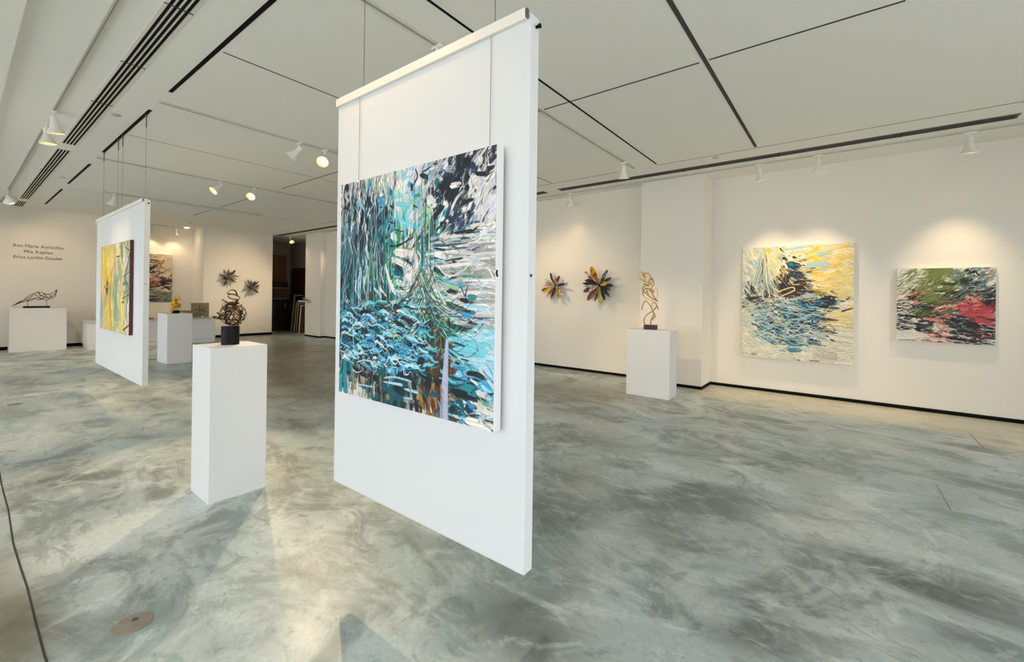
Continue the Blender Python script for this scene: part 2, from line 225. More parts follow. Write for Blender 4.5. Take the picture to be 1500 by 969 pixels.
MARKS1 = [([(0.047,0.007),(0.056,0.039)],0.0325,0.0285,'K',1),([(0.061,0.057),(0.061,0.075)],0.0163,0.0142,'K',1),([(0.025,0.108),(0.082,0.136)],0.0089,0.0122,'K',1),([(0.102,0.002),(0.104,0.075)],0.0037,0.0049,'K',0.9),([(0.092,0.067),(0.101,0.131)],0.0142,0.0089,'N',0.95),([(0.074,0.159),(0.076,0.199)],0.0183,0.0163,'N',0.8),([(0.169,0.083),(0.167,0.152)],0.0122,0.0089,'c',0.9),([(0.238,0.086),(0.232,0.125),(0.222,0.157)],0.0224,0.0163,'K',1),([(0.251,0.005),(0.249,0.094)],0.0033,0.0049,'K',0.9),([(0.207,0.106),(0.2,0.146)],0.0122,0.0089,'K',0.9),([(0.226,0.178),(0.225,0.257)],0.0142,0.0183,'K',0.9),([(0.304,0.043),(0.298,0.057)],0.0244,0.0163,'y',0.95),([(0.334,0.02),(0.332,0.028)],0.0098,0.0081,'g',1),([(0.33,0.108),(0.35,0.118),(0.333,0.137)],0.0122,0.0183,'b',1),([(0.306,0.133),(0.361,0.139)],0.0122,0.0098,'b',0.9),([(0.41,0.024),(0.442,0.036)],0.0244,0.0203,'g',0.8),([(0.497,0.026),(0.48,0.042)],0.0366,0.0285,'c',1),([(0.516,0.063),(0.529,0.083)],0.0244,0.0203,'b',1),([(0.557,0.012),(0.572,0.044),(0.553,0.072),(0.529,0.098)],0.0065,0.0098,'K',1),([(0.534,0.069),(0.541,0.1)],0.0122,0.0163,'K',0.95),([(0.387,0.143),(0.419,0.158)],0.0065,0.0146,'K',1),([(0.411,0.079),(0.425,0.108),(0.487,0.108)],0.0106,0.0183,'c',0.9),([(0.426,0.139),(0.524,0.158)],0.0203,0.0244,'c',0.85),([(0.559,0.125),(0.588,0.122)],0.0163,0.0122,'G',1),([(0.542,0.142),(0.566,0.155)],0.0244,0.0163,'y',0.95),([(0.548,0.161),(0.575,0.173)],0.0081,0.0073,'K',1),([(0.308,0.202),(0.342,0.217)],0.0106,0.0081,'K',1),([(0.389,0.214),(0.424,0.223)],0.0073,0.0057,'K',1),([(0.452,0.212),(0.608,0.264)],0.0163,0.0203,'c',0.85),([(0.362,0.224),(0.322,0.264)],0.0163,0.0244,'t',0.8),([(0.064,0.219),(0.073,0.248)],0.0163,0.0163,'b',0.6),([(0.293,0.14),(0.361,0.147)],0.0024,0.0024,'K',0.9),([(0.57,0.075),(0.592,0.067)],0.0203,0.0163,'w',1),([(0.415,0.248),(0.491,0.265)],0.0057,0.0057,'K',0.7),([(0.858,0.019),(0.85,0.054)],0.0435,0.0399,'K',1),([(0.805,0.036),(0.831,0.078)],0.0254,0.0218,'K',1),([(0.877,0.045),(0.901,0.079)],0.0218,0.0254,'N',1),([(0.897,0.085),(0.941,0.094),(0.967,0.082)],0.0145,0.0199,'K',1),([(0.954,0.07),(0.963,0.08)],0.0109,0.0073,'K',1),([(0.746,0.075),(0.731,0.098),(0.7,0.107)],0.0254,0.029,'K',1),([(0.689,0.074),(0.695,0.106)],0.029,0.029,'T',0.8),([(0.706,0.101),(0.726,0.125)],0.0218,0.0181,'K',1),([(0.86,0.083),(0.846,0.114)],0.029,0.0254,'K',1),([(0.86,0.122),(0.846,0.152)],0.0254,0.0199,'K',1),([(0.798,0.145),(0.784,0.159)],0.0145,0.0131,'K',1),([(0.889,0.177),(0.842,0.185),(0.809,0.208)],0.0123,0.0218,'K',1),([(0.871,0.218),(0.857,0.232)],0.0145,0.0181,'K',1),([(0.839,0.232),(0.836,0.233)],0.0065,0.0065,'K',1),([(0.899,0.142),(0.898,0.154)],0.0102,0.0087,'N',0.9),([(0.589,0.043),(0.629,0.06),(0.618,0.085)],0.0181,0.0218,'K',1),([(0.601,0.035),(0.656,0.021)],0.0073,0.0058,'K',1),([(0.75,0.016),(0.775,0.017)],0.0065,0.0051,'K',1),([(0.666,0.012),(0.693,0.015)],0.0065,0.0051,'K',1),([(0.686,0.041),(0.725,0.036)],0.0145,0.0181,'g',0.9),([(0.645,0.03),(0.693,0.028)],0.0109,0.0087,'l',0.9),([(0.745,0.043),(0.791,0.054)],0.0254,0.029,'g',0.8),([(0.767,0.114),(0.822,0.111)],0.0218,0.0218,'w',1),([(0.701,0.143),(0.727,0.157)],0.0058,0.0065,'K',1),([(0.679,0.122),(0.696,0.131)],0.0073,0.0058,'K',1),([(0.636,0.142),(0.68,0.177)],0.0435,0.0399,'w',0.9),([(0.733,0.168),(0.748,0.191)],0.0218,0.0181,'w',1),([(0.733,0.185),(0.681,0.219),(0.655,0.253)],0.0181,0.0326,'K',1),([(0.669,0.185),(0.681,0.201)],0.0073,0.0058,'K',1),([(0.714,0.248),(0.729,0.259)],0.0218,0.0181,'K',1),([(0.659,0.232),(0.656,0.286)],0.029,0.0254,'T',0.9),([(0.76,0.238),(0.814,0.24)],0.0218,0.0181,'N',1),([(0.734,0.203),(0.739,0.225)],0.0181,0.0145,'t',0.9),([(0.775,0.287),(0.781,0.295)],0.0218,0.0218,'K',1),([(0.786,0.292),(0.891,0.29)],0.008,0.0123,'K',1),([(0.704,0.275),(0.709,0.282)],0.0181,0.0181,'w',1),([(0.9,0.28),(0.958,0.28)],0.0029,0.0029,'s',0.8),([(0.995,0.094),(0.997,0.136)],0.0044,0.0029,'N',0.5),([(0.924,0.106),(0.933,0.12)],0.0218,0.0181,'l',0.9),([(0.922,0.027),(0.918,0.059)],0.0218,0.0254,'w',0.9),([(0.573,0.119),(0.591,0.129)],0.0145,0.0109,'G',1),([(0.578,0.068),(0.59,0.084)],0.0218,0.0181,'w',1),([(0.018,0.302),(0.037,0.426)],0.0237,0.0237,'T',0.7),([(0.022,0.452),(0.014,0.496)],0.0237,0.0276,'K',0.9),([(0.135,0.248),(0.137,0.33)],0.0158,0.0142,'K',0.85),([(0.202,0.245),(0.197,0.362)],0.0237,0.0197,'K',0.85),([(0.239,0.256),(0.234,0.335)],0.0142,0.0118,'K',0.8),([(0.073,0.283),(0.069,0.4)],0.0197,0.0158,'N',0.8),([(0.262,0.336),(0.244,0.447)],0.0197,0.0316,'G',0.9),([(0.282,0.259),(0.275,0.316)],0.0197,0.0158,'t',0.8),([(0.284,0.39),(0.265,0.48)],0.0197,0.0237,'G',0.7),([(0.324,0.343),(0.326,0.408)],0.0118,0.0103,'K',0.9),([(0.337,0.28),(0.363,0.281),(0.403,0.268)],0.0118,0.0103,'K',1),([(0.364,0.302),(0.379,0.342)],0.0158,0.0158,'K',0.9),([(0.39,0.317),(0.455,0.319),(0.551,0.29)],0.0087,0.0103,'K',1),([(0.403,0.268),(0.441,0.295)],0.0355,0.0276,'w',0.9),([(0.492,0.328),(0.546,0.347)],0.0118,0.0158,'O',0.8),([(0.424,0.344),(0.547,0.362)],0.0316,0.0355,'w',1),([(0.405,0.371),(0.53,0.413)],0.0237,0.0276,'w',0.95),([(0.493,0.378),(0.547,0.403)],0.0055,0.0095,'K',1),([(0.418,0.403),(0.482,0.428)],0.0118,0.0142,'K',1),([(0.419,0.43),(0.482,0.439)],0.0237,0.0237,'T',1),([(0.426,0.45),(0.47,0.453)],0.0079,0.0079,'c',1),([(0.558,0.347),(0.571,0.407),(0.531,0.452),(0.506,0.451)],0.0197,0.0237,'w',1),([(0.506,0.444),(0.567,0.475)],0.0237,0.0237,'w',1),([(0.439,0.469),(0.495,0.485)],0.0237,0.0237,'w',0.9),([(0.367,0.409),(0.401,0.481),(0.447,0.52),(0.514,0.519)],0.0142,0.0276,'w',0.95),([(0.368,0.465),(0.395,0.497)],0.0118,0.0158,'b',0.8),([(0.28,0.497),(0.336,0.537)],0.0118,0.0103,'p',0.9),([(0.322,0.497),(0.376,0.536)],0.0118,0.0079,'w',0.9),([(0.574,0.281),(0.582,0.371)],0.0118,0.0118,'G',0.7),([(0.592,0.335),(0.601,0.445)],0.0118,0.0118,'t',0.8),([(0.316,0.557),(0.383,0.56)],0.0142,0.0103,'p',1),([(0.351,0.577),(0.397,0.571)],0.0118,0.0103,'w',1),([(0.337,0.597),(0.429,0.618)],0.0197,0.0237,'p',0.9),([(0.409,0.56),(0.472,0.551)],0.0197,0.0095,'w',0.8),([(0.203,0.597),(0.218,0.613)],0.0237,0.0237,'o',0.8),([(0.396,0.547),(0.422,0.547)],0.0142,0.0118,'K',1),([(0.605,0.261),(0.613,0.409)],0.0177,0.0212,'T',0.9),([(0.639,0.282),(0.635,0.355)],0.0177,0.0141,'K',0.85),([(0.678,0.332),(0.766,0.337),(0.864,0.333)],0.0127,0.0042,'T',0.9),([(0.678,0.344),(0.746,0.354)],0.0071,0.0092,'K',1),([(0.737,0.395),(0.837,0.389)],0.0042,0.0085,'K',1),([(0.783,0.4),(0.803,0.401)],0.0106,0.0078,'K',1),([(0.797,0.35),(0.86,0.351)],0.0042,0.0035,'K',0.9),([(0.673,0.364),(0.747,0.378)],0.0212,0.0212,'w',0.95),([(0.68,0.421),(0.738,0.452)],0.0212,0.0141,'K',0.95),([(0.702,0.444),(0.728,0.454)],0.0092,0.0078,'G',1),([(0.753,0.413),(0.947,0.41)],0.0106,0.012,'w',0.9),([(0.892,0.335),(0.923,0.324),(0.937,0.298)],0.0078,0.0049,'w',0.9),([(0.736,0.36),(0.892,0.371)],0.0141,0.0141,'w',0.7),([(0.738,0.469),(0.814,0.48)],0.0141,0.0141,'c',0.7),([(0.755,0.493),(0.82,0.5)],0.0106,0.0127,'y',0.9),([(0.755,0.511),(0.824,0.514)],0.0141,0.0141,'K',0.95),([(0.814,0.484),(0.848,0.497)],0.0177,0.0141,'b',0.7),([(0.868,0.531),(0.909,0.533)],0.0177,0.0212,'t',0.9),([(0.887,0.537),(0.909,0.541)],0.0092,0.0092,'G',1),([(0.825,0.541),(0.896,0.55)],0.0141,0.0177,'K',1),([(0.932,0.543),(0.997,0.548)],0.0177,0.0106,'s',0.7),([(0.755,0.553),(0.869,0.584),(0.906,0.587)],0.0141,0.0127,'K',0.9),([(0.85,0.564),(0.95,0.575)],0.0212,0.0247,'p',1),([(0.756,0.563),(0.869,0.601)],0.0106,0.0141,'T',0.9),([(0.841,0.599),(0.906,0.6)],0.0212,0.0177,'b',0.9),([(0.589,0.575),(0.611,0.578)],0.0106,0.0106,'O',0.8),([(0.645,0.58),(0.741,0.588)],0.0212,0.0212,'K',0.6),([(0.034,0.634),(0.043,0.687)],0.0244,0.0244,'T',0.9),([(0.047,0.818),(0.059,0.988)],0.0285,0.0244,'t',0.95),([(0.082,0.911),(0.083,0.988)],0.0081,0.0081,'w',0.8),([(0.12,0.863),(0.15,0.878),(0.217,0.894)],0.0163,0.0244,'K',0.9),([(0.128,0.902),(0.122,0.992)],0.0163,0.0146,'O',0.9),([(0.159,0.935),(0.16,0.987)],0.0122,0.0122,'w',0.8),([(0.167,0.943),(0.284,0.94)],0.0065,0.0057,'p',0.9),([(0.296,0.886),(0.317,0.907)],0.0244,0.0244,'K',1),([(0.29,0.918),(0.291,0.984)],0.0122,0.0098,'O',0.9),([(0.351,0.926),(0.43,0.932),(0.481,0.955)],0.0366,0.0488,'T',1),([(0.43,0.92),(0.505,0.936)],0.0244,0.0285,'K',0.8),([(0.19,0.658),(0.214,0.728)],0.0146,0.0122,'K',0.8),([(0.263,0.675),(0.332,0.688)],0.0163,0.0146,'K',0.9),([(0.318,0.665),(0.424,0.643)],0.0163,0.0203,'b',0.8),([(0.371,0.622),(0.43,0.647)],0.0244,0.0203,'p',0.9),([(0.456,0.638),(0.517,0.646)],0.0244,0.0203,'p',0.9),([(0.353,0.698),(0.412,0.698)],0.0203,0.0203,'p',1),([(0.425,0.697),(0.463,0.691)],0.0065,0.0081,'O',1),([(0.412,0.714),(0.5,0.708)],0.0244,0.0285,'G',0.8),([(0.162,0.752),(0.286,0.764)],0.0203,0.0203,'c',0.9),([(0.163,0.795),(0.28,0.793)],0.0203,0.0163,'p',0.95),([(0.236,0.776),(0.348,0.771)],0.0122,0.0163,'b',0.9),([(0.347,0.731),(0.427,0.752)],0.0163,0.0146,'w',1),([(0.361,0.753),(0.414,0.769)],0.0244,0.0203,'K',0.9),([(0.426,0.736),(0.501,0.735)],0.0122,0.0163,'c',0.9),([(0.464,0.757),(0.549,0.753)],0.0122,0.0163,'p',0.95),([(0.554,0.72),(0.607,0.749)],0.0244,0.0285,'N',1),([(0.535,0.668),(0.565,0.678),(0.5,0.693)],0.0122,0.0106,'p',0.9),([(0.377,0.852),(0.454,0.851)],0.0285,0.0325,'b',0.9),([(0.396,0.854),(0.416,0.854)],0.0163,0.0146,'p',1),([(0.287,0.829),(0.376,0.836)],0.0146,0.0203,'c',0.8),([(0.466,0.803),(0.562,0.808)],0.0244,0.0244,'b',0.8),([(0.216,0.853),(0.309,0.863)],0.0146,0.0163,'b',0.9),([(0.166,0.884),(0.254,0.899)],0.0203,0.0244,'K',0.9),([(0.491,0.831),(0.504,0.861)],0.0203,0.0244,'K',0.9),([(0.364,0.889),(0.442,0.876),(0.552,0.881)],0.0073,0.0089,'p',1),([(0.358,0.906),(0.467,0.903),(0.492,0.904)],0.0065,0.0163,'p',1),([(0.505,0.917),(0.593,0.92)],0.0081,0.0146,'p',1),([(0.514,0.806),(0.585,0.817)],0.0065,0.0057,'w',1),([(0.466,0.861),(0.586,0.858)],0.0244,0.0244,'K',0.85),([(0.585,0.799),(0.62,0.81)],0.0244,0.0285,'K',0.9),([(0.742,0.614),(0.752,0.632)],0.0106,0.0127,'O',1),([(0.767,0.606),(0.774,0.675)],0.0141,0.0141,'K',0.85),([(0.706,0.641),(0.712,0.68)],0.0212,0.0212,'o',0.7),([(0.722,0.682),(0.726,0.742),(0.718,0.771)],0.0056,0.0106,'o',1),([(0.713,0.764),(0.715,0.842)],0.0212,0.0212,'o',1),([(0.77,0.773),(0.771,0.828)],0.0212,0.0212,'o',0.95),([(0.786,0.806),(0.806,0.817)],0.0247,0.0212,'o',0.95),([(0.636,0.681),(0.69,0.673)],0.0177,0.0177,'K',0.8),([(0.591,0.665),(0.614,0.712)],0.0141,0.0106,'y',0.7),([(0.87,0.616),(0.898,0.631)],0.0141,0.0127,'K',1),([(0.879,0.607),(0.998,0.603)],0.0056,0.0035,'N',0.8),([(0.841,0.637),(1.003,0.639)],0.0141,0.0106,'s',0.5),([(0.808,0.67),(0.961,0.676)],0.0212,0.0282,'p',0.9),([(0.794,0.729),(0.962,0.728)],0.0282,0.0388,'c',0.9),([(0.824,0.76),(0.963,0.76)],0.0212,0.0282,'p',0.8),([(0.779,0.699),(0.857,0.713)],0.0092,0.0085,'N',1),([(0.834,0.76),(0.877,0.764)],0.0049,0.0064,'K',1),([(0.81,0.776),(0.83,0.783)],0.0106,0.0106,'K',1),([(0.863,0.81),(0.909,0.808),(0.955,0.819)],0.0177,0.0177,'K',1),([(0.909,0.799),(0.972,0.82)],0.0092,0.0106,'K',1),([(0.873,0.826),(0.938,0.831)],0.0092,0.0049,'K',1),([(0.786,0.833),(0.869,0.84)],0.0092,0.0056,'N',1),([(0.767,0.863),(0.822,0.867)],0.0049,0.0042,'K',1),([(0.836,0.868),(0.911,0.878)],0.0247,0.0318,'t',0.9),([(0.874,0.856),(0.911,0.864)],0.0212,0.0247,'t',1),([(0.783,0.882),(0.874,0.883),(0.947,0.888)],0.0177,0.0127,'K',1),([(0.874,0.879),(0.902,0.886)],0.0064,0.0056,'G',1),([(0.853,0.771),(0.909,0.791)],0.0141,0.0141,'t',0.5),([(0.937,0.783),(1.006,0.831)],0.0247,0.0318,'p',0.6),([(0.986,0.61),(0.99,0.636)],0.0085,0.0085,'s',0.9),([(0.592,0.768),(0.638,0.786)],0.0212,0.0141,'K',0.9),([(0.594,0.831),(0.694,0.859)],0.0318,0.0353,'K',0.8),([(0.604,0.778),(0.681,0.773)],0.0071,0.0049,'O',0.7),([(0.601,0.886),(0.652,0.915)],0.0212,0.0247,'o',0.7),([(0.674,0.909),(0.726,0.915)],0.0141,0.0141,'T',0.9),([(0.957,0.751),(0.988,0.76)],0.0028,0.0021,'O',0.8),([(0.604,0.926),(0.628,0.973)],0.0205,0.0205,'O',0.9),([(0.639,0.947),(0.65,0.98)],0.0205,0.0205,'o',0.9),([(0.681,0.933),(0.693,0.984)],0.0239,0.0205,'o',1),([(0.671,0.966),(0.678,0.987)],0.0055,0.0075,'w',0.9),([(0.639,0.957),(0.642,0.989)],0.0027,0.0041,'w',0.7),([(0.713,0.896),(0.719,0.987)],0.0171,0.0137,'o',0.95),([(0.659,0.918),(0.724,0.916)],0.0171,0.0137,'T',1),([(0.774,0.894),(0.861,0.895),(0.965,0.893)],0.0205,0.0171,'K',1),([(0.856,0.862),(0.907,0.865)],0.0274,0.0308,'t',1),([(0.898,0.883),(0.934,0.887)],0.0137,0.0103,'t',0.9),([(0.785,0.948),(0.815,0.964)],0.0274,0.0308,'K',0.85),([(0.833,0.913),(0.853,0.953)],0.0205,0.0239,'T',0.9),([(0.862,0.941),(0.917,0.929)],0.0376,0.0239,'N',1),([(0.88,0.922),(0.909,0.934)],0.0205,0.0171,'b',0.8),([(0.867,0.965),(0.94,0.953)],0.0137,0.0123,'N',1),([(0.943,0.906),(0.978,0.909)],0.0103,0.0171,'G',0.6),([(0.983,0.909),(0.995,0.913)],0.0123,0.0123,'s',0.9),([(0.863,0.981),(1.005,0.981)],0.0308,0.0274,'w',1),([(0.931,0.969),(0.931,0.979)],0.0068,0.0082,'g',1),([(0.771,0.974),(0.858,0.98)],0.0068,0.0137,'p',0.95),([(0.84,0.986),(0.853,0.988)],0.0137,0.0137,'b',1),([(0.775,0.988),(0.815,0.99)],0.0137,0.0103,'o',0.9),([(0.916,0.87),(0.986,0.886)],0.0205,0.0239,'w',0.8),([(0.948,0.933),(0.995,0.939)],0.0171,0.0205,'w',0.9),([(0.386,0.927),(0.45,0.968)],0.0342,0.0376,'T',0.9),([(0.313,0.933),(0.341,0.969)],0.0205,0.0205,'K',0.8),([(0.5,0.965),(0.571,0.961)],0.0171,0.0137,'s',0.7),([(0.494,0.954),(0.559,0.951)],0.0055,0.0055,'p',1),([(0.571,0.968),(0.605,0.977)],0.0205,0.0205,'K',0.9),([(0.292,0.927),(0.293,0.984)],0.0055,0.0048,'w',0.8),([(0.257,0.969),(0.272,0.983)],0.0171,0.0171,'O',0.8)]
MARKS1B = [([(0.999,0.78),(1.007,0.987)],0.0055,0.0055,'#e9e4e2',0.9),([(0.692,0.479),(0.719,0.525),(0.751,0.563)],0.0049,0.0078,'w',1),([(0.701,0.405),(0.727,0.437),(0.769,0.453),(0.799,0.449),(0.847,0.429)],0.0042,0.0035,'w',0.95),([(0.713,0.483),(0.75,0.515),(0.791,0.528),(0.815,0.521),(0.827,0.504)],0.0035,0.0028,'w',0.95),([(0.832,0.497),(0.849,0.524),(0.863,0.54)],0.0064,0.0035,'N',0.9),([(0.636,0.391),(0.664,0.429),(0.68,0.461)],0.0032,0.0028,'N',0.9),([(0.61,0.497),(0.633,0.547)],0.0085,0.0028,'p',0.9),([(0.687,0.483),(0.707,0.469),(0.744,0.483),(0.8,0.49)],0.0035,0.0042,'p',0.8),([(0.878,0.434),(0.871,0.47),(0.843,0.497)],0.0018,0.0018,'N',0.7),([(0.726,0.615),(0.706,0.648),(0.679,0.678)],0.0035,0.0028,'y',0.9),([(0.737,0.657),(0.764,0.687),(0.803,0.701)],0.0042,0.0028,'w',0.9),([(0.725,0.682),(0.724,0.728),(0.697,0.773)],0.0049,0.0035,'#a5642c',1),([(0.625,0.689),(0.642,0.713),(0.669,0.728)],0.0032,0.0035,'w',0.9),([(0.67,0.74),(0.692,0.745),(0.718,0.736)],0.0028,0.0028,'p',0.9),([(0.87,0.673),(0.908,0.69),(0.924,0.725)],0.0018,0.0028,'T',0.9),([(0.592,0.739),(0.626,0.751),(0.654,0.753)],0.0064,0.0078,'p',0.95),([(0.87,0.65),(0.916,0.655),(0.94,0.647)],0.0018,0.0014,'g',0.8),([(0.837,0.661),(0.833,0.705)],0.0018,0.0018,'T',0.7),([(0.78,0.752),(0.8,0.77),(0.795,0.784),(0.844,0.786)],0.0035,0.0028,'p',0.95),([(0.854,0.808),(0.872,0.796),(0.854,0.825)],0.0028,0.0028,'p',0.9),([(0.11,0.618),(0.12,0.735),(0.135,0.828)],0.0049,0.0057,'p',0.95),([(0.028,0.714),(0.076,0.709),(0.159,0.638)],0.0057,0.0033,'w',0.9),([(0.028,0.714),(0.017,0.76),(0.101,0.779)],0.0057,0.0049,'p',0.9),([(0.022,0.799),(0.102,0.822)],0.0049,0.0041,'w',0.9),([(0.226,0.652),(0.263,0.667),(0.318,0.66),(0.372,0.677)],0.0065,0.0065,'p',0.95),([(0.426,0.717),(0.441,0.698),(0.457,0.694)],0.0065,0.0057,'#e8bd6a',1),([(0.12,0.88),(0.159,0.889),(0.195,0.877)],0.0057,0.0041,'w',0.9),([(0.149,0.843),(0.216,0.826),(0.294,0.829)],0.0057,0.0057,'p',1),([(0.376,0.828),(0.399,0.798),(0.434,0.822),(0.459,0.812)],0.0057,0.0057,'p',1),([(0.402,0.837),(0.454,0.835),(0.454,0.862)],0.0049,0.0049,'p',1),([(0.466,0.819),(0.496,0.823),(0.504,0.856),(0.534,0.853)],0.0049,0.0065,'p',1),([(0.554,0.72),(0.567,0.756),(0.619,0.773)],0.0033,0.0033,'p',0.9),([(0.282,0.287),(0.241,0.351),(0.217,0.405),(0.216,0.496)],0.0047,0.0039,'y',0.9),([(0.227,0.239),(0.215,0.304)],0.0047,0.0039,'w',0.9),([(0.143,0.279),(0.153,0.351),(0.2,0.48),(0.239,0.579)],0.0032,0.0032,'l',0.9),([(0.118,0.325),(0.114,0.479),(0.113,0.608)],0.0039,0.0032,'p',0.9),([(0.065,0.243),(0.099,0.35),(0.038,0.47),(0.015,0.518)],0.0032,0.0032,'p',0.8),([(0.297,0.338),(0.307,0.464),(0.342,0.537)],0.0055,0.0039,'p',0.9),([(0.047,0.496),(0.058,0.602),(0.082,0.635)],0.0032,0.0032,'p',0.9),([(0.172,0.522),(0.151,0.59),(0.144,0.633)],0.0032,0.0032,'p',0.8),([(0.575,0.348),(0.599,0.382),(0.554,0.452)],0.0063,0.0055,'w',0.9),([(0.427,0.497),(0.471,0.497),(0.561,0.489)],0.0024,0.0024,'K',0.9),([(0.366,0.393),(0.373,0.433)],0.0079,0.0103,'w',0.9)]
MARKS2 = [([(0.252,0.019),(0.246,0.054)],0.0579,0.0579,'Z',0.9),([(0.24,0.054),(0.229,0.17)],0.0579,0.0694,'Y',0.8),([(0.13,0.147),(0.149,0.194)],0.0579,0.0347,'P',1),([(0.397,0.032),(0.654,0.007)],0.0347,0.0231,'P',0.9),([(0.386,0.107),(0.422,0.113)],0.0231,0.0185,'k',1),([(0.481,0.102),(0.516,0.108)],0.0208,0.0162,'k',1),([(0.544,0.089),(0.547,0.093)],0.0162,0.0139,'k',1),([(0.434,0.159),(0.552,0.182)],0.0579,0.0463,'D',1),([(0.446,0.153),(0.494,0.176)],0.0347,0.0278,'B',1),([(0.633,0.204),(0.684,0.196)],0.0093,0.0116,'k',1),([(0.598,0.182),(0.768,0.17),(0.724,0.226)],0.0463,0.0463,'P',0.9),([(0.678,0.131),(0.712,0.137)],0.0417,0.0347,'Z',1),([(0.858,0.231),(0.891,0.242)],0.0417,0.0301,'Z',0.8),([(0.689,0.092),(0.834,0.06)],0.0347,0.0301,'P',0.8),([(0.435,0.256),(0.576,0.263)],0.0347,0.0347,'D',0.9),([(0.495,0.318),(0.645,0.311)],0.0208,0.0231,'k',0.9),([(0.364,0.332),(0.484,0.387)],0.0278,0.0231,'k',0.9),([(0.291,0.31),(0.365,0.366),(0.448,0.388)],0.0417,0.0694,'k',0.85),([(0.329,0.425),(0.531,0.432)],0.0417,0.0579,'d',0.9),([(0.496,0.398),(0.635,0.407),(0.725,0.382)],0.0116,0.0069,'k',0.8),([(0.07,0.478),(0.257,0.496)],0.0579,0.0463,'d',0.95),([(0.031,0.467),(0.195,0.445)],0.0208,0.0162,'k',0.8),([(0.02,0.622),(0.196,0.627)],0.0579,0.0463,'L',0.8),([(0.793,0.442),(0.838,0.468)],0.0347,0.0532,'k',1),([(0.737,0.46),(0.849,0.501)],0.0463,0.0579,'k',0.95),([(0.815,0.452),(0.826,0.458)],0.0116,0.0139,'P',1),([(0.659,0.524),(0.882,0.539)],0.0162,0.0231,'k',1),([(0.899,0.566),(0.996,0.532)],0.0139,0.0104,'d',1),([(0.727,0.628),(0.872,0.639)],0.0347,0.0116,'d',0.9),([(0.567,0.544),(0.704,0.573)],0.0417,0.0579,'B',0.9),([(0.636,0.609),(0.728,0.639)],0.0463,0.0463,'B',0.95),([(0.66,0.642),(0.666,0.686)],0.0139,0.0162,'D',1),([(0.589,0.43),(0.635,0.44),(0.681,0.462)],0.0579,0.0463,'P',0.8),([(0.146,0.546),(0.208,0.568)],0.0301,0.0231,'D',0.9),([(0.245,0.625),(0.331,0.656)],0.0347,0.0463,'B',0.9),([(0.379,0.585),(0.509,0.648)],0.0463,0.0463,'B',0.9),([(0.16,0.781),(0.333,0.852)],0.0417,0.0579,'B',0.9),([(0.332,0.771),(0.428,0.755)],0.0347,0.0463,'D',0.8),([(0.451,0.742),(0.592,0.758)],0.0694,0.0579,'D',0.7),([(0.429,0.846),(0.593,0.837)],0.0694,0.0694,'B',0.9),([(0.615,0.824),(0.729,0.839)],0.0463,0.0417,'D',1),([(0.453,0.914),(0.57,0.906)],0.0463,0.0347,'B',0.8),([(0.683,0.753),(0.774,0.792)],0.0347,0.0417,'P',0.9),([(0.818,0.801),(0.852,0.815)],0.0139,0.0162,'k',0.9),([(0.1,0.972),(0.162,0.974)],0.0231,0.0208,'#a58a78',0.8),([(0.64,0.991),(0.731,0.99)],0.0139,0.0116,'#8d8078',0.9),([(0.536,0.997),(0.559,0.997)],0.0116,0.0116,'k',0.9),([(0.673,0.922),(0.678,1.0)],0.0058,0.0046,'#a39284',0.7),([(0.689,0.923),(0.693,0.998)],0.0058,0.0046,'#a39284',0.7),([(0.705,0.923),(0.709,0.997)],0.0058,0.0046,'#a39284',0.7),([(0.721,0.924),(0.725,0.996)],0.0058,0.0046,'#a39284',0.7),([(0.737,0.924),(0.741,0.995)],0.0058,0.0046,'#a39284',0.7),([(0.753,0.925),(0.756,0.994)],0.0058,0.0046,'#a39284',0.7),([(0.768,0.925),(0.772,0.992)],0.0058,0.0046,'#a39284',0.7),([(0.784,0.924),(0.788,0.991)],0.0058,0.0046,'#a39284',0.7),([(0.799,0.921),(0.803,0.99)],0.0058,0.0046,'#a39284',0.7),([(0.815,0.919),(0.819,0.989)],0.0058,0.0046,'#a39284',0.7),([(0.83,0.916),(0.834,0.988)],0.0058,0.0046,'#a39284',0.7),([(0.846,0.914),(0.85,0.987)],0.0058,0.0046,'#a39284',0.7),([(0.861,0.911),(0.865,0.985)],0.0058,0.0046,'#a39284',0.7),([(0.266,0.17),(0.224,0.31),(0.207,0.428),(0.226,0.48),(0.262,0.473),(0.268,0.403),(0.236,0.31),(0.254,0.194)],0.0104,0.0104,'L',1),([(0.248,0.182),(0.292,0.356),(0.39,0.492),(0.462,0.559)],0.0104,0.0093,'P',1),([(0.329,0.413),(0.472,0.364),(0.495,0.393),(0.365,0.447)],0.0093,0.0093,'Y',0.95),([(0.391,0.584),(0.474,0.638),(0.533,0.647),(0.568,0.691),(0.499,0.751),(0.368,0.7)],0.0104,0.0104,'P',1),([(0.308,0.819),(0.332,0.76),(0.428,0.743),(0.487,0.786),(0.638,0.744),(0.626,0.699),(0.568,0.702)],0.0104,0.0104,'L',1),([(0.727,0.605),(0.636,0.598),(0.544,0.647),(0.486,0.615)],0.0104,0.0104,'P',1),([(0.148,0.828),(0.247,0.776),(0.332,0.794)],0.0093,0.0093,'L',1),([(0.682,0.551),(0.839,0.59)],0.0139,0.0093,'L',1),([(0.307,0.68),(0.367,0.643),(0.415,0.652),(0.307,0.692)],0.0081,0.0081,'Y',1)]
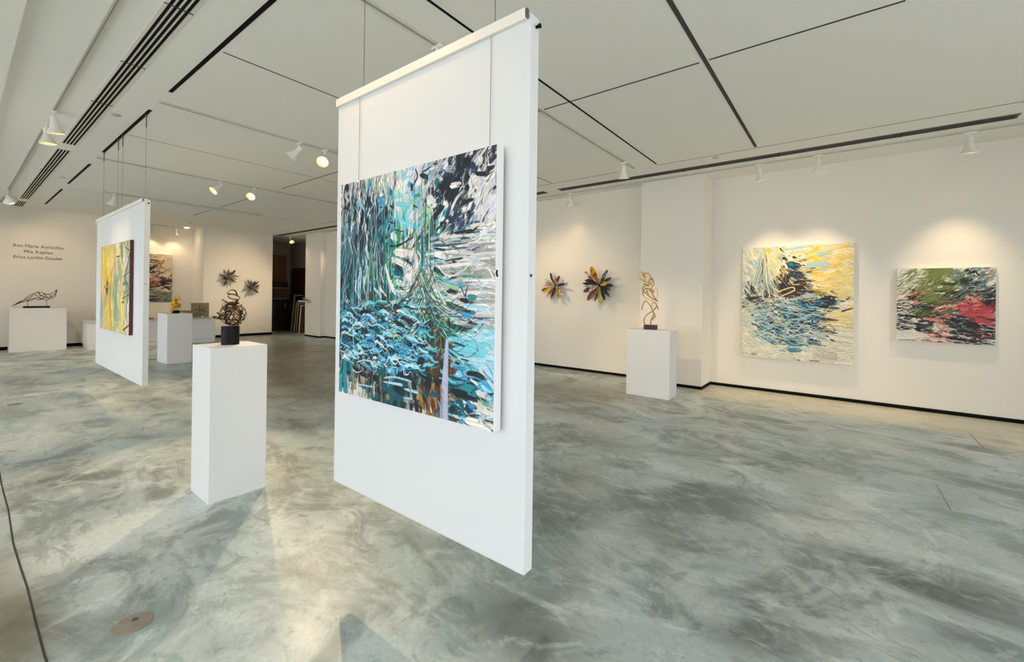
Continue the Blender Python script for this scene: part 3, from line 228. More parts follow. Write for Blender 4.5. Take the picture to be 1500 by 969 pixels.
MARKS3 = [([(0.409,0.016),(0.534,0.032),(0.557,0.196)],0.1032,0.1327,'H',0.95),([(0.339,0.091),(0.397,0.076),(0.421,0.151)],0.0236,0.0295,'H',1),([(0.501,0.136),(0.602,0.196)],0.0737,0.0295,'W',0.9),([(0.579,0.047),(0.646,0.092)],0.0885,0.0885,'S',0.9),([(0.701,0.034),(0.777,0.049),(0.733,0.093)],0.0383,0.0531,'K',1),([(0.701,0.137),(0.701,0.254)],0.0885,0.0885,'K',0.75),([(0.798,0.151),(0.82,0.166)],0.0442,0.0383,'W',0.8),([(0.873,0.036),(0.925,0.022)],0.0118,0.0088,'r',0.9),([(0.776,0.005),(0.841,0.108)],0.0265,0.0236,'K',1),([(0.873,0.137),(0.967,0.151)],0.0737,0.059,'S',0.9),([(0.905,0.281),(0.999,0.28)],0.0737,0.059,'M',0.8),([(0.926,0.353),(0.989,0.366)],0.059,0.0737,'K',1),([(0.895,0.455),(0.994,0.466)],0.0885,0.1327,'K',1),([(0.647,0.521),(0.735,0.503),(0.863,0.47)],0.0737,0.0885,'R',1),([(0.647,0.58),(0.821,0.631),(0.989,0.595)],0.0737,0.0737,'R',1),([(0.821,0.675),(0.99,0.738)],0.0885,0.0885,'R',0.9),([(0.778,0.443),(0.874,0.397)],0.0531,0.0442,'r',0.95),([(0.756,0.429),(0.756,0.4)],0.0206,0.0147,'K',0.9),([(0.198,0.275),(0.421,0.257)],0.0885,0.0885,'H',0.7),([(0.294,0.411),(0.49,0.376)],0.1032,0.0885,'H',0.85),([(0.41,0.333),(0.513,0.343)],0.0295,0.0206,'W',1),([(0.467,0.212),(0.646,0.213)],0.0383,0.0295,'K',1),([(0.398,0.318),(0.558,0.3)],0.0236,0.0177,'K',0.9),([(0.139,0.399),(0.258,0.442)],0.0295,0.0442,'K',0.9),([(0.187,0.459),(0.247,0.473)],0.0531,0.0442,'r',1),([(0.162,0.298),(0.21,0.305)],0.0206,0.0177,'K',0.9),([(0.017,0.441),(0.139,0.43)],0.0177,0.0147,'K',0.9),([(0.091,0.54),(0.139,0.554)],0.0383,0.0295,'r',0.9),([(0.164,0.584),(0.259,0.58)],0.059,0.0442,'H',0.8),([(0.294,0.533),(0.399,0.559)],0.059,0.0737,'K',0.8),([(0.017,0.644),(0.2,0.659),(0.295,0.701)],0.0383,0.0295,'K',1),([(0.03,0.729),(0.188,0.752)],0.0383,0.059,'K',0.9),([(0.055,0.806),(0.104,0.826)],0.0265,0.0295,'K',1),([(0.206,0.828),(0.4,0.846)],0.0737,0.0383,'K',1),([(0.224,0.781),(0.4,0.786)],0.0737,0.059,'K',0.8),([(0.306,0.685),(0.491,0.721),(0.423,0.77)],0.0442,0.0531,'r',1),([(0.491,0.766),(0.559,0.837)],0.0206,0.0295,'r',0.9),([(0.514,0.72),(0.779,0.75)],0.1032,0.1032,'K',0.85),([(0.559,0.851),(0.99,0.824)],0.0442,0.0442,'K',1),([(0.714,0.753),(0.928,0.77)],0.0737,0.059,'K',0.9),([(0.537,0.927),(0.928,0.972)],0.0531,0.0177,'K',1),([(0.354,0.933),(0.649,0.905)],0.0177,0.0206,'M',0.9),([(0.779,0.94),(0.99,0.881)],0.0531,0.0442,'M',0.9),([(0.412,0.959),(0.526,0.958)],0.0531,0.0501,'#f3c9bd',1),([(0.019,0.987),(0.377,0.977)],0.0118,0.0118,'M',0.7),([(0.043,0.947),(0.331,0.896)],0.0885,0.0737,'W',0.9),([(0.56,0.896),(0.714,0.893)],0.0206,0.0206,'W',0.9)]
MARKS4 = [([(0.804,-0.003),(0.871,0.068),(1.003,0.111)],0.007110000000000001,0.008280000000000001,'K',1),([(1.002,0.134),(0.935,0.248),(0.9,0.343)],0.016649999999999998,0.014220000000000002,'K',1),([(0.795,0.391),(0.999,0.331)],0.007110000000000001,0.00954,'K',0.9),([(0.79,0.623),(1.01,0.564)],0.00954,0.00954,'K',0.95),([(0.772,0.661),(0.859,0.658)],0.01071,0.01071,'K',1),([(0.818,0.962),(1.004,0.891)],0.014220000000000002,0.016649999999999998,'K',1),([(0.87,0.943),(0.903,1.005)],0.014220000000000002,0.01899,'K',1),([(0.053,-0.01),(0.157,0.045)],0.00594,0.00477,'K',0.95),([(0.58,0.152),(0.711,0.151)],0.01188,0.00954,'K',0.8),([(0.155,0.48),(0.242,0.532),(0.308,0.503)],0.016649999999999998,0.016649999999999998,'K',0.8),([(0.794,0.464),(0.931,0.449),(0.962,0.531),(0.827,0.561)],0.030869999999999998,0.035640000000000005,'g',0.8),([(0.62,0.078),(0.694,0.082)],0.04752,0.0594,'Y',0.9),([(0.375,0.355),(0.393,0.448)],0.04752,0.04275,'Y',1),([(0.579,0.202),(0.615,0.279)],0.0594,0.07128000000000001,'P',0.8),([(0.074,0.061),(0.064,0.426)],0.030869999999999998,0.030869999999999998,'Y',0.9),([(0.276,0.099),(0.248,0.315)],0.02376,0.02376,'Y',0.9),([(0.517,0.368),(0.45,0.63)],0.02376,0.030869999999999998,'T',0.8),([(0.679,0.742),(0.638,0.948)],0.035640000000000005,0.030869999999999998,'T',0.8),([(0.323,0.744),(0.321,0.825)],0.04275,0.04275,'Y',1),([(0.823,0.731),(0.747,0.984)],0.035640000000000005,0.02853,'y',0.9),([(0.976,0.648),(0.972,0.86)],0.02376,0.02853,'W',0.9),([(0.65,0.393),(0.627,0.569)],0.014220000000000002,0.01188,'g',0.8),([(0.952,0.19),(0.832,0.319)],0.02853,0.02853,'W',0.9)]
FLOOR_PATCHES = [(-1.097,3.07,0.45,0.35,0.0,0.8,'d'),(-0.734,3.502,0.45,0.25,0.0,0.55,'d'),(-0.346,2.426,0.16,0.2,0.0,0.9,'d'),(-0.256,2.175,0.14,0.12,0.0,0.9,'d'),(-0.434,2.106,0.14,0.07,0.0,0.6,'d'),(0.065,3.268,0.3,0.16,0.0,0.6,'d'),(0.318,3.123,0.4,0.16,0.0,0.75,'d'),(0.607,3.223,0.3,0.15,0.0,0.4,'d'),(-2.073,4.138,0.6,0.25,0.0,0.7,'d'),(-1.551,2.456,0.25,0.45,0.0,0.8,'d'),(-1.89,2.935,0.3,0.5,0.0,0.6,'d'),(-1.13,1.653,0.2,0.3,0.0,0.7,'d'),(-1.088,3.68,0.4,0.1,0.0,0.5,'d'),(0.615,4.469,0.1,0.4,0.0,0.25,'d'),(-0.675,4.613,0.3,0.12,0.0,0.4,'d'),(0.41,2.708,0.3,0.1,0.0,0.4,'d'),(-0.076,2.584,0.15,0.1,0.0,0.35,'d'),(-0.84,2.719,0.3,0.2,0.0,0.4,'d'),(-1.189,2.535,0.1,0.5,0.0,0.9,'p'),(-0.99,2.037,0.1,0.3,0.0,0.9,'p'),(-1.511,3.086,0.2,0.25,0.0,0.6,'p'),(-0.248,3.35,0.3,0.15,0.0,0.5,'p'),(0.31,3.511,0.7,0.12,0.0,0.7,'p'),(0.668,3.551,0.4,0.1,0.0,0.5,'p'),(-0.546,2.329,0.18,0.15,0.0,0.6,'p'),(-0.358,2.07,0.12,0.08,0.0,0.6,'p'),(0.102,5.752,0.8,0.4,0.0,0.35,'p'),(-1.603,4.461,0.5,0.2,0.0,0.3,'p'),(0.259,3.929,0.4,0.3,0.0,0.4,'p'),(-0.837,3.156,0.2,0.15,0.0,0.4,'p'),(-4.98,2.393,0.6,0.25,0.0,0.8,'d'),(-4.748,0.664,0.7,0.2,0.0,0.6,'d'),(-4.857,0.415,0.4,0.15,0.0,0.6,'d'),(-10.432,0.689,0.8,0.3,0.0,0.6,'d'),(-7.167,1.755,0.7,0.2,0.0,0.55,'d'),(-6.025,1.183,0.4,0.15,0.0,0.4,'d'),(-6.558,3.409,0.8,0.5,0.0,0.35,'d'),(-13.1,1.144,1.5,0.5,0.0,0.3,'d'),(-6.865,0.631,0.5,0.12,0.0,0.7,'p'),(-7.69,0.851,0.6,0.15,0.0,0.6,'p'),(-6.323,0.379,0.5,0.15,0.0,0.5,'p'),(-1.889,1.13,0.12,0.05,0.0,0.9,'p'),(-1.444,1.18,0.1,0.05,0.0,0.7,'p'),(-1.829,0.966,0.15,0.06,0.0,0.6,'p'),(-3.165,0.164,0.6,0.12,0.0,0.8,'w'),(-2.794,0.194,0.3,0.15,0.0,0.6,'w'),(-9.44,4.518,1.5,1.2,0.0,0.6,'w'),(-10.813,6.567,1.5,1.5,0.0,0.5,'w'),(-8.182,0.431,0.5,0.12,0.0,0.5,'w'),(-3.556,5.77,1.0,0.8,0.0,0.75,'w'),(-2.864,6.374,0.8,0.5,0.0,0.55,'w'),(-9.028,4.335,2.6,1.3,0.0,0.95,'w'),(-11.683,5.787,2.5,1.2,0.0,0.8,'w'),(-6.046,3.304,1.6,0.7,0.0,0.5,'w'),(-12.309,4.209,2.0,0.8,0.0,0.4,'w'),(-1.916,1.782,0.22,0.14,0.0,0.6,'d'),(-2.396,1.742,0.25,0.12,0.0,0.7,'d'),(-1.333,1.598,0.3,0.25,0.0,0.45,'d'),(-1.035,1.622,0.2,0.12,0.0,0.6,'d'),(-1.183,2.123,0.12,0.25,0.0,0.5,'d'),(-7.223,3.586,1.2,0.5,0.0,0.6,'d'),(-10.06,2.333,0.9,0.4,0.0,0.45,'d'),(-10.493,0.691,0.8,0.2,0.0,0.45,'d')]  # floor stains, plus painted-in shade by the near panel and dimness far back
# ------------------------------------------------------------------ floor: stains, painted-in shade and lamp spill over a low-frequency tint
def build_floor():
    x0, x1, y0, y1 = -18.6, 4.7, -3.2, 8.8
    nx, ny = 466, 240
    xs = np.linspace(x0, x1, nx); ys = np.linspace(y0, y1, ny)
    X, Y = np.meshgrid(xs, ys)
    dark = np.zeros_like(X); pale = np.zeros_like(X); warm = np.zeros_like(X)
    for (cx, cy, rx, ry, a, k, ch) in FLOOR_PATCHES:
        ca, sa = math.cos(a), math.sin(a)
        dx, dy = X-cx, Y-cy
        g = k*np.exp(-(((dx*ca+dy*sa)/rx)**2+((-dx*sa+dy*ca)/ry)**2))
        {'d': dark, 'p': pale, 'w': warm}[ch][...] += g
    # track-lamp spill painted as a warmer strip of floor, ending at the saw-cut joint
    st = ((Y > 7.03) & (X > -1.9) & (X < 1.13)) | ((Y > 6.5) & (X >= 1.13)) 
    strip = st.astype(float)
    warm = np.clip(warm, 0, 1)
    me = bpy.data.meshes.new('floor')
    V = np.stack([X.ravel(), Y.ravel(), np.zeros(X.size)], 1)
    idx = np.arange(nx*ny).reshape(ny, nx)
    F = np.stack([idx[:-1, :-1], idx[:-1, 1:], idx[1:, 1:], idx[1:, :-1]], -1).reshape(-1, 4)
    me.vertices.add(len(V)); me.vertices.foreach_set('co', V.ravel().astype(np.float32))
    me.loops.add(F.size); me.loops.foreach_set('vertex_index', F.ravel().astype(np.int32))
    me.polygons.add(len(F)); me.polygons.foreach_set('loop_start', np.arange(0, F.size, 4, dtype=np.int32))
    me.update(calc_edges=True)
    at = me.color_attributes.new('stain', 'FLOAT_COLOR', 'POINT')
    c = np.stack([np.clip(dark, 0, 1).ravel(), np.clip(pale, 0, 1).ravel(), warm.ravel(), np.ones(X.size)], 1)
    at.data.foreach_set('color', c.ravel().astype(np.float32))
    at2 = me.color_attributes.new('lamp_spill', 'FLOAT_COLOR', 'POINT')
    s3 = strip.ravel(); at2.data.foreach_set('color', np.stack([s3, s3, s3, np.ones(X.size)], 1).ravel().astype(np.float32))
    m = bpy.data.materials.new('polished_concrete'); m.use_nodes = True
    nt = m.node_tree; N = nt.nodes; L = nt.links; b = N['Principled BSDF']
    geo = N.new('ShaderNodeTexCoord')
    def noise(scale, detail, rough=.6, dist=0., stretch=(1, 1, 1), off=(0, 0, 0)):
        mp = N.new('ShaderNodeMapping'); mp.inputs['Scale'].default_value = stretch; mp.inputs['Location'].default_value = off
        mp.inputs['Rotation'].default_value = (0, 0, .5)
        n = N.new('ShaderNodeTexNoise'); n.inputs['Scale'].default_value = scale; n.inputs['Detail'].default_value = detail
        n.inputs['Roughness'].default_value = rough; n.inputs['Distortion'].default_value = dist
        L.new(geo.outputs['Object'], mp.inputs[0]); L.new(mp.outputs[0], n.inputs['Vector']); return n.outputs['Fac']
    def ramp(src, a, b_, lo=0., hi=1.):
        r = N.new('ShaderNodeMapRange'); r.inputs['From Min'].default_value = a; r.inputs['From Max'].default_value = b_
        r.inputs['To Min'].default_value = lo; r.inputs['To Max'].default_value = hi; r.interpolation_type = 'SMOOTHSTEP'
        L.new(src, r.inputs['Value']); return r.outputs['Result']
    def mix(f, A, B, mode='MIX'):
        x = N.new('ShaderNodeMix'); x.data_type = 'RGBA'; x.blend_type = mode
        for s_, v in (('Factor', f), ('A', A), ('B', B)):
            if isinstance(v, (int, float)): x.inputs[s_].default_value = v
            elif isinstance(v, tuple): x.inputs[s_].default_value = (*v, 1)
            else: L.new(v, x.inputs[s_])
        return x.outputs['Result']
    def mul(a, b_, op='MULTIPLY'):
        x = N.new('ShaderNodeMath'); x.operation = op
        for i, v in enumerate((a, b_)):
            if isinstance(v, (int, float)): x.inputs[i].default_value = v
            else: L.new(v, x.inputs[i])
        return x.outputs[0]
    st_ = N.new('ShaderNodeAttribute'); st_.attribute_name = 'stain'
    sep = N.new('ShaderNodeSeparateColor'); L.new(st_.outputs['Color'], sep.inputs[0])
    spill = N.new('ShaderNodeAttribute'); spill.attribute_name = 'lamp_spill'
    big = noise(.42, 4, .55, 1.2, (1, 1.5, 1))
    mid = noise(1.15, 10, .66, 1.2, (1, 1.4, 1), (3, 1, 0))
    mid2 = noise(3.2, 11, .7, .9, (1, 1.5, 1), (7, 4, 0))
    fine = noise(30, 6, .7)
    grit = noise(110, 3, .8)
    c = mix(ramp(mid, .40, .54), lin(FC['dark']), lin(FC['mid']))
    c = mix(ramp(noise(.75, 9, .62, 1.6, (1, 1.25, 1), (21, 3, 0)), .52, .62, 0, .7), c, lin(FC['pale']))
    c = mix(ramp(mid2, .52, .60, 0, .4), c, lin(FC['pale']))
    c = mix(ramp(noise(2.1, 12, .7, 1.1, (1, 1.5, 1), (13, 8, 0)), .55, .62, 0, .6), c, lin(FC['dark']))
    c = mix(ramp(big, .42, .64, 0, .35), c, lin(FC['green']))
    c = mix(mul(ramp(noise(.8, 6, .6, 1.5, (1, 1.6, 1), (11, 5, 0)), .52, .72), .35), c, lin(FC['warm']))
    # stains, painted-in panel shade, pale wash: soft masks broken up by noise
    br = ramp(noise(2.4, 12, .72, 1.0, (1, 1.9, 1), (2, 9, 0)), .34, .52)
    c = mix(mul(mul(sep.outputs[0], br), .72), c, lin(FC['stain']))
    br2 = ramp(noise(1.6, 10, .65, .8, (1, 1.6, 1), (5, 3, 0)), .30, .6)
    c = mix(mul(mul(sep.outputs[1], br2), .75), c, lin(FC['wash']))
    c = mix(mul(sep.outputs[2], .8), c, lin(FC['brown_dim']))  # brown mottling that also paints in the dimness of the far floor
    c = mix(mul(spill.outputs['Fac'], .55), c, lin(FC['lamp_spill']))  # lamp spill along the back wall, put into the floor colour
    c = mix(ramp(noise(7.5, 10, .75, .8, (1, 1.3, 1), (4, 17, 0)), .56, .63, 0, .4), c, lin(FC['stain2']))
    c = mix(ramp(fine, .35, .7, 0, .25), c, lin(FC['dark']))
    sp = ramp(grit, .66, .74, 0, .5)
    c = mix(mul(sp, ramp(sep.outputs[0], .1, .7, .12, 1)), c, lin('#3b3c38'))
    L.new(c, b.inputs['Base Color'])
    L.new(ramp(mid, .3, .7, .42, .28), b.inputs['Roughness'])
    b.inputs['Specular IOR Level'].default_value = .45
    bp = N.new('ShaderNodeBump'); bp.inputs['Strength'].default_value = .12; bp.inputs['Distance'].default_value = .003
    L.new(mid2, bp.inputs['Height']); L.new(bp.outputs['Normal'], b.inputs['Normal'])
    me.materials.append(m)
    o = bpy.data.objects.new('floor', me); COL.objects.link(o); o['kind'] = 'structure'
    # saw-cut joints
    j = MB(); pts = []
    for i in range(40):
        x = -9+i*.32; pts.append((x, .245+.006*math.sin(x*2.1)+.004*math.sin(x*5.3), 0))
    for (a, b_) in zip(pts[:-1], pts[1:]):
        j.add([(a[0], a[1]-.004, .0015), (b_[0], b_[1]-.004, .0015), (b_[0], b_[1]+.004, .0015), (a[0], a[1]+.004, .0015)], [(0, 1, 2, 3)])
    j.build('control_joint', 'joint', o)
    MB().add([(1.13, 6.5, .0015), (1.142, 6.5, .0015), (1.137, 7.12, .0015), (1.127, 7.12, .0015)], [(0, 1, 2, 3)]).build('saw_cut', 'jointpale', o)
    MB().add([(.61, 4.4, .0015), (.617, 4.4, .0015), (.603, 4.95, .0015), (.598, 4.95, .0015)], [(0, 1, 2, 3)]).build('hairline_crack', 'jointpale', o)
    return o
floor = build_floor()

# ground outside the storefront
struct('ground', MB().box(-60, 60, -60, 60, -.45, -.35), 'sidewalk')

T = .25
# ---- walls (stepped outlines as real blocks)
wl = MB()
wl.box(-16.3-T, -16.3, -3.2, 2.75, 0, CEIL)           # wall with the lettering
wl.box(-17.3-T, -16.3-T, 2.5, 2.75, 0, CEIL)            # niche side
wl.box(-17.3-T, -17.3, 2.75, 4.93, 0, CEIL)            # niche back
wl.box(-17.3-T, -16.3, 4.93, 7.03, 0, CEIL)            # wall with metal flowers
struct('wall_left', wl, 'wall')
wb = MB()
wb.box(-15.05, -14.03, 7.60, 7.98, 0, CEIL)
wb.box(-14.03, -2.92, 7.80, 8.3, 0, CEIL)
wb.box(-2.92, -1.87, 7.54, 8.3, 0, CEIL)
wb.box(-1.87, 4.75, 8.12, 8.3, 0, CEIL)
struct('wall_back', wb, 'wall')
ws = MB()
ws.box(-18.45, -18.2, 7.03, 8.8, 0, CEIL)
ws.box(-18.2, -14.9, 8.55, 8.8, 0, CEIL)
ws.box(-15.05, -14.9, 7.98, 8.55, 0, CEIL)
ws.box(-18.45, -17.55, 6.8, 7.03, 0, CEIL)
struct('wall_storage', ws, mat('storage_paint', '#8f8a80', .8, spec=.2))

# ---- baseboards (black recessed strip)
def base(name, segs, h=.05):
    b = MB()
    for s in segs: b.box(*s, 0.0, h)
    struct(name, b, 'base')
base('baseboard_left', [(-16.3, -16.29, -3.0, 2.75), (-17.3, -17.29, 2.75, 4.93), (-16.3, -16.29, 4.93, 7.03)], .085)
base('baseboard_back', [(-15.05, -14.03, 7.59, 7.6), (-14.03, -14.02, 7.6, 7.79), (-14.02, -2.92, 7.79, 7.8), (-2.93, -1.87, 7.53, 7.54),
                        (-1.87, -1.86, 7.53, 8.11), (-1.86, 4.5, 8.11, 8.12)], .05)

# ---- ceiling, with the dropped front bay
cl = MB(); cl.box(-18.45, 4.75, .305, 8.8, CEIL, CEIL+.2)
ceiling = struct('ceiling', cl, 'ceiling')
fb = MB(); fb.box(-18.45, 4.75, -3.3, .305, CEIL-.05, CEIL+.2)
struct('ceiling_front_bay', fb, M['ceiling'])

def strip_x(x0, x1, y, w, mname, name):
    MB().box(x0, x1, y-w/2, y+w/2, CEIL-.003, CEIL+.002).build(name, mname, ceiling)
def strip_y(x, y0, y1, w, mname, name):
    MB().box(x-w/2, x+w/2, y0, y1, CEIL-.003, CEIL+.002).build(name, mname, ceiling)
Y1 = 1.367
for a, b_ in ((-5.56, -.4), (-8.80, -6.29), (-11.97, -9.80), (-15.3, -12.72)):
    strip_x(a, b_, Y1, .035, 'black', 'suspension_slot')
strip_x(.6, 3.2, Y1, .035, 'black', 'suspension_slot')
for a, b_ in ((-13.98, -12.69), (-12.07, -10.29), (-8.84, -6.05), (-5.6, -1.04), (-.96, .3)):
    strip_x(a, b_, 3.98, .017, 'slot', 'reveal_slot')
for x, y0, y1, w, c in ((-.99, 1.5, 6.64, .035, 'slot'), (-2.335, 1.5, 6.62, .022, 'black'), (-4.26, 1.41, 6.67, .012, 'slot'),
                        (-7.53, 1.42, 6.67, .008, 'slotpale'), (-12.5, 1.44, 6.4, .008, 'slotpale'), (2.3, 1.5, 6.6, .03, 'slot')):
    strip_y(x, y0, y1, w, c, 'reveal_slot')
for a, b_ in ((-12.5, -4.62), (-4.60, -3.0), (-2.335, 2.3)):
    strip_x(a, b_, 6.69, .012, 'slotpale', 'border_reveal')

# ---- storefront glazing (behind and to the right of the camera), real frames and panes
def glazing(name, axis, c, a0, a1, n, z0=.0, z1=3.2):
    """axis x: runs along X at y=c"""
    f = MB(); W = .05; D = .06
    def bx(u0, u1, zz0, zz1, d=D):
        if axis == 'x': f.box(u0, u1, c-d, c+d, zz0, zz1)
        else: f.box(c-d, c+d, u0, u1, zz0, zz1)
    bx(a0, a1, z0, z0+.1); bx(a0, a1, z1-.08, z1)
    st = (a1-a0)/n
    for i in range(n+1): bx(a0+i*st-W/2, a0+i*st+W/2, z0+.1, z1-.08)
    fo = struct(name, f, 'mullion')
    for i in range(n):
        p = MB(); u0, u1 = a0+i*st+W/2, a0+(i+1)*st-W/2
        if axis == 'x': p.box(u0, u1, c-.005, c+.005, z0+.1, z1-.08)
        else: p.box(c-.005, c+.005, u0, u1, z0+.1, z1-.08)
        p.build('pane', 'glass', fo)
glazing('window_1', 'x', -3.1, -14.8, 4.5, 11)
glazing('window_2', 'y', 4.6, -3.0, 6.6, 6)
hf = MB(); hf.box(-18.45, 4.75, -3.3, -3.0, 3.2, CEIL-.05); hf.box(-16.55, -14.8, -3.3, -3.0, 0, 3.2)
struct('wall_front', hf, 'wall')
hr = MB(); hr.box(4.5, 4.75, -3.0, 8.12, 3.2, CEIL-.05); hr.box(4.5, 4.75, 6.6, 8.12, 0, 3.2)
struct('wall_right', hr, 'wall')
# ------------------------------------------------------------------ air diffusers
def diffuser(x0, x1, y0, y1, joints, label, n=4, slot_mat='black', group=None):
    t = thing('linear_air_diffuser', label, 'air vent', ((x0+x1)/2, (y0+y1)/2, CEIL), group)
    pad = .018
    MB().box(x0-pad, x1+pad, y0-pad, y1+pad, CEIL-.005, CEIL).build('frame', 'rail' if slot_mat == 'black' else 'louver', t)
    cw = (y1-y0)/n
    xs = [x0]+joints+[x1]
    for i in range(n):
        b = MB()
        for a, c in zip(xs[:-1], xs[1:]):
            b.box(a+.004, c-.004, y0+cw*i+cw*.22, y0+cw*(i+1)-cw*.22, CEIL-.008, CEIL-.004)
        b.build('slot', slot_mat, t)
    for j in joints:
        MB().box(j-.004, j+.004, y0-.02, y1+.02, CEIL-.0095, CEIL-.005).build('joint', 'slot' if slot_mat == 'black' else 'black', t)
    return t
g = 'four-slot air diffusers in the ceiling by the storefront'
DY0, DY1 = .925, 1.062
diffuser(-8.70, -1.0, DY0, DY1, [-6.5, -5.16, -3.86, -2.4], 'long white ceiling diffuser with four black slots, nearest the camera', group=g)
diffuser(-14.8, -9.12, DY0, DY1, [-12.6, -10.9], 'white four-slot ceiling diffuser above the far hanging wall', group=g)
diffuser(-16.26, -15.25, DY0, DY1, [], 'short four-slot ceiling diffuser ending at the lettered wall', group=g)
g2 = 'grey louvered air diffusers along the painting wall'
diffuser(-4.39, 1.47, 7.10, 7.24, [-2.09, -.78, .52], 'long grey louvered ceiling diffuser along the wall of two large paintings', n=5, slot_mat='slot', group=g2)
diffuser(-16.2, -4.74, 7.10, 7.24, [-13.5, -11, -8.5, -6.5], 'grey louvered ceiling diffuser running to the storage opening', n=5, slot_mat='slot', group=g2)

# ------------------------------------------------------------------ lighting tracks
def track(x0, y0, x1, y1, label, w=.035, h=.02):
    t = thing('lighting_track', label, 'track', ((x0+x1)/2, (y0+y1)/2, CEIL), 'surface-mounted lighting tracks')
    b = MB()
    if abs(x1-x0) > abs(y1-y0): b.box(x0, x1, y0-w/2, y0+w/2, CEIL-h, CEIL, .003)
    else: b.box(x0-w/2, x0+w/2, y0, y1, CEIL-h, CEIL, .003)
    b.build('rail', 'trackw', t)
    b = MB()
    if abs(x1-x0) > abs(y1-y0): b.box(x0+.02, x1-.02, y0-.004, y0+.004, CEIL-h-.001, CEIL-h+.001)
    else: b.box(x0-.004, x0+.004, y0+.02, y1-.02, CEIL-h-.001, CEIL-h+.001)
    b.build('conductor_slot', 'slotpale', t)
track(-7.35, .70, -.8, .70, 'white lighting track on the ceiling beside the four-slot diffuser')
track(-15.9, .70, -8.2, .70, 'white lighting track on the ceiling leading to the lettered wall')
track(-5.91, 1.36, -5.91, 6.5, 'white lighting track crossing the ceiling between the two hanging walls')
track(-9.19, 1.36, -9.19, 6.5, 'white lighting track crossing the ceiling behind the far hanging wall')
track(-12.25, 1.9, -12.25, 5.0, 'short pale lighting track above the small gold sculpture')
track(-2.68, 1.6, -2.68, 6.62, 'white lighting track meeting the ceiling border near the twin wall flowers')
track(-16.2, 7.47, 4.3, 7.47, 'long white lighting track beside the grey diffuser on the painting wall side')
track(-16.95, 3.0, -16.95, 4.7, 'short lighting track inside the lit alcove')

# ------------------------------------------------------------------ track spotlights
GS = 'white bell-shaped track spotlights'
def spot(x, y, target, label, power, size=60, lit=True, blend=.5, color=(1, .74, .45), r=1.0):
    t = thing('track_spotlight', label, 'spotlight', (x, y, CEIL-.02), GS)
    MB().box(x-.055, x+.055, y-.018, y+.018, CEIL-.042, CEIL-.0195, .004).build('adapter', 'lampw', t)
    MB().lathe([(.011, 0), (.011, .07)], (x, y, CEIL-.105), seg=12).build('stem', 'lampw', t)
    piv = Vector((x, y, CEIL-.115)); d = (Vector(target)-piv).normalized()
    top = piv-d*.03
    h = MB()
    prof = [(.0, -.012), (.024, -.01), (.030, 0), (.031, .05), (.036, .08), (.05, .12), (.070, .155), (.082, .175), (.083, .182),
            (.079, .182), (.066, .157), (.045, .122), (.028, .09), (.0, .088)]
    h.lathe([(a*r, b_*r) for a, b_ in prof], top, d, 28, cap=False)
    h.build('lamp_head', 'lampw', t, smooth=True)
    y_ = MB()
    s_ = d.cross(Vector((0, 0, 1)))
    s_ = s_.normalized() if s_.length > .05 else Vector((1, 0, 0))
    y_.tube([piv+Vector((0, 0, .012)), piv+s_*.036+Vector((0, 0, .008)), piv+s_*.038+d*.012], .005)
    y_.build('yoke', 'lampw', t)
    bl = MB(); bl.lathe([(.0, .118*r), (.03*r, .118*r), (.04*r, .124*r), (.03*r, .130*r), (.0, .131*r)], top, d, 20, cap=False)
    bl.build('bulb', 'bulb' if lit else 'lampw', t, smooth=True)
    if lit and power > 0:
        l = bpy.data.lights.new('spot_beam', 'SPOT'); l.energy = power; l.color = color
        l.spot_size = math.radians(size); l.spot_blend = blend; l.shadow_soft_size = .035
        o = bpy.data.objects.new('spot_beam', l); COL.objects.link(o); o.parent = t
        o.location = top+d*.19-Vector(t.location)
        o.rotation_euler = d.to_track_quat('-Z', 'Y').to_euler()
    return t
WARM = (1, .78, .50)
spot(-7.21, .70, (-7.6, 1.2, 0.2), 'lit white spotlight on the front track, nearer of the pair at upper left', SP['front'], 60)
spot(-7.80, .70, (-7.9, 1.0, 0.0), 'white spotlight pointing straight down, behind its lit neighbour at upper left', SP['front'], 70)
spot(-13.99, .70, (-16.2, 1.2, 1.5), 'white spotlight at the left picture edge near the lettered wall', SP['far'], 80)
spot(-13.75, .70, (-16.2, 2.3, 1.7), 'second spotlight from the lettered wall on the front track', SP['far'], 80)
spot(-2.35, .70, (-1.75, 1.36, 2.2), 'spotlight on the front track lighting the large blue painting', SP['p1'], 80, blend=1.0, color=(1, .62, .30))
spot(-5.91, 2.87, (-7.4, 1.2, 1.0), 'unlit-looking white spotlight turned left on the track between hanging walls', SP['b1a'], 70)
spot(-5.91, 3.24, (-3.35, 0.75, 0.0), 'glowing spotlight on the track between the hanging walls, facing the camera', SP['b1b'], 54, blend=.35)
spot(-9.19, 3.02, (-8.9, -0.5, 0.2), 'left of two glowing spotlights behind the far hanging wall', SP['b2'], 75)
spot(-9.19, 3.60, (-6.9, .9, 0.2), 'right of two glowing spotlights behind the far hanging wall', SP['b2'], 75)
spot(-12.25, 2.08, (-13.2, 1.6, 1.0), 'tilted white spotlight hanging just above the far hanging wall', SP['b2'], 75)
spot(-12.2, 7.47, (-16.2, 5.75, 1.85), 'added unseen spotlight behind the near panel aimed at the upper metal flower', SP['flow'], 46, blend=.9)  # added out of sight to give the upper metal flower its glow
spot(-11.9, 7.47, (-16.2, 6.45, 1.65), 'added unseen spotlight behind the near panel aimed at the lower metal flower', SP['flow'], 46, blend=.9)  # likewise added out of sight, for the lower metal flower
spot(-2.68, 6.19, (-2.9, 6.75, 1.0), 'white spotlight at the end of the track near the twin wall flowers', SP['t3'], 60, blend=.7)
spot(-2.68, 2.42, (-3.15, .55, 0.0), 'spotlight hidden behind the near panel top, lighting the foreground floor', SP['c'], 66, blend=.45)
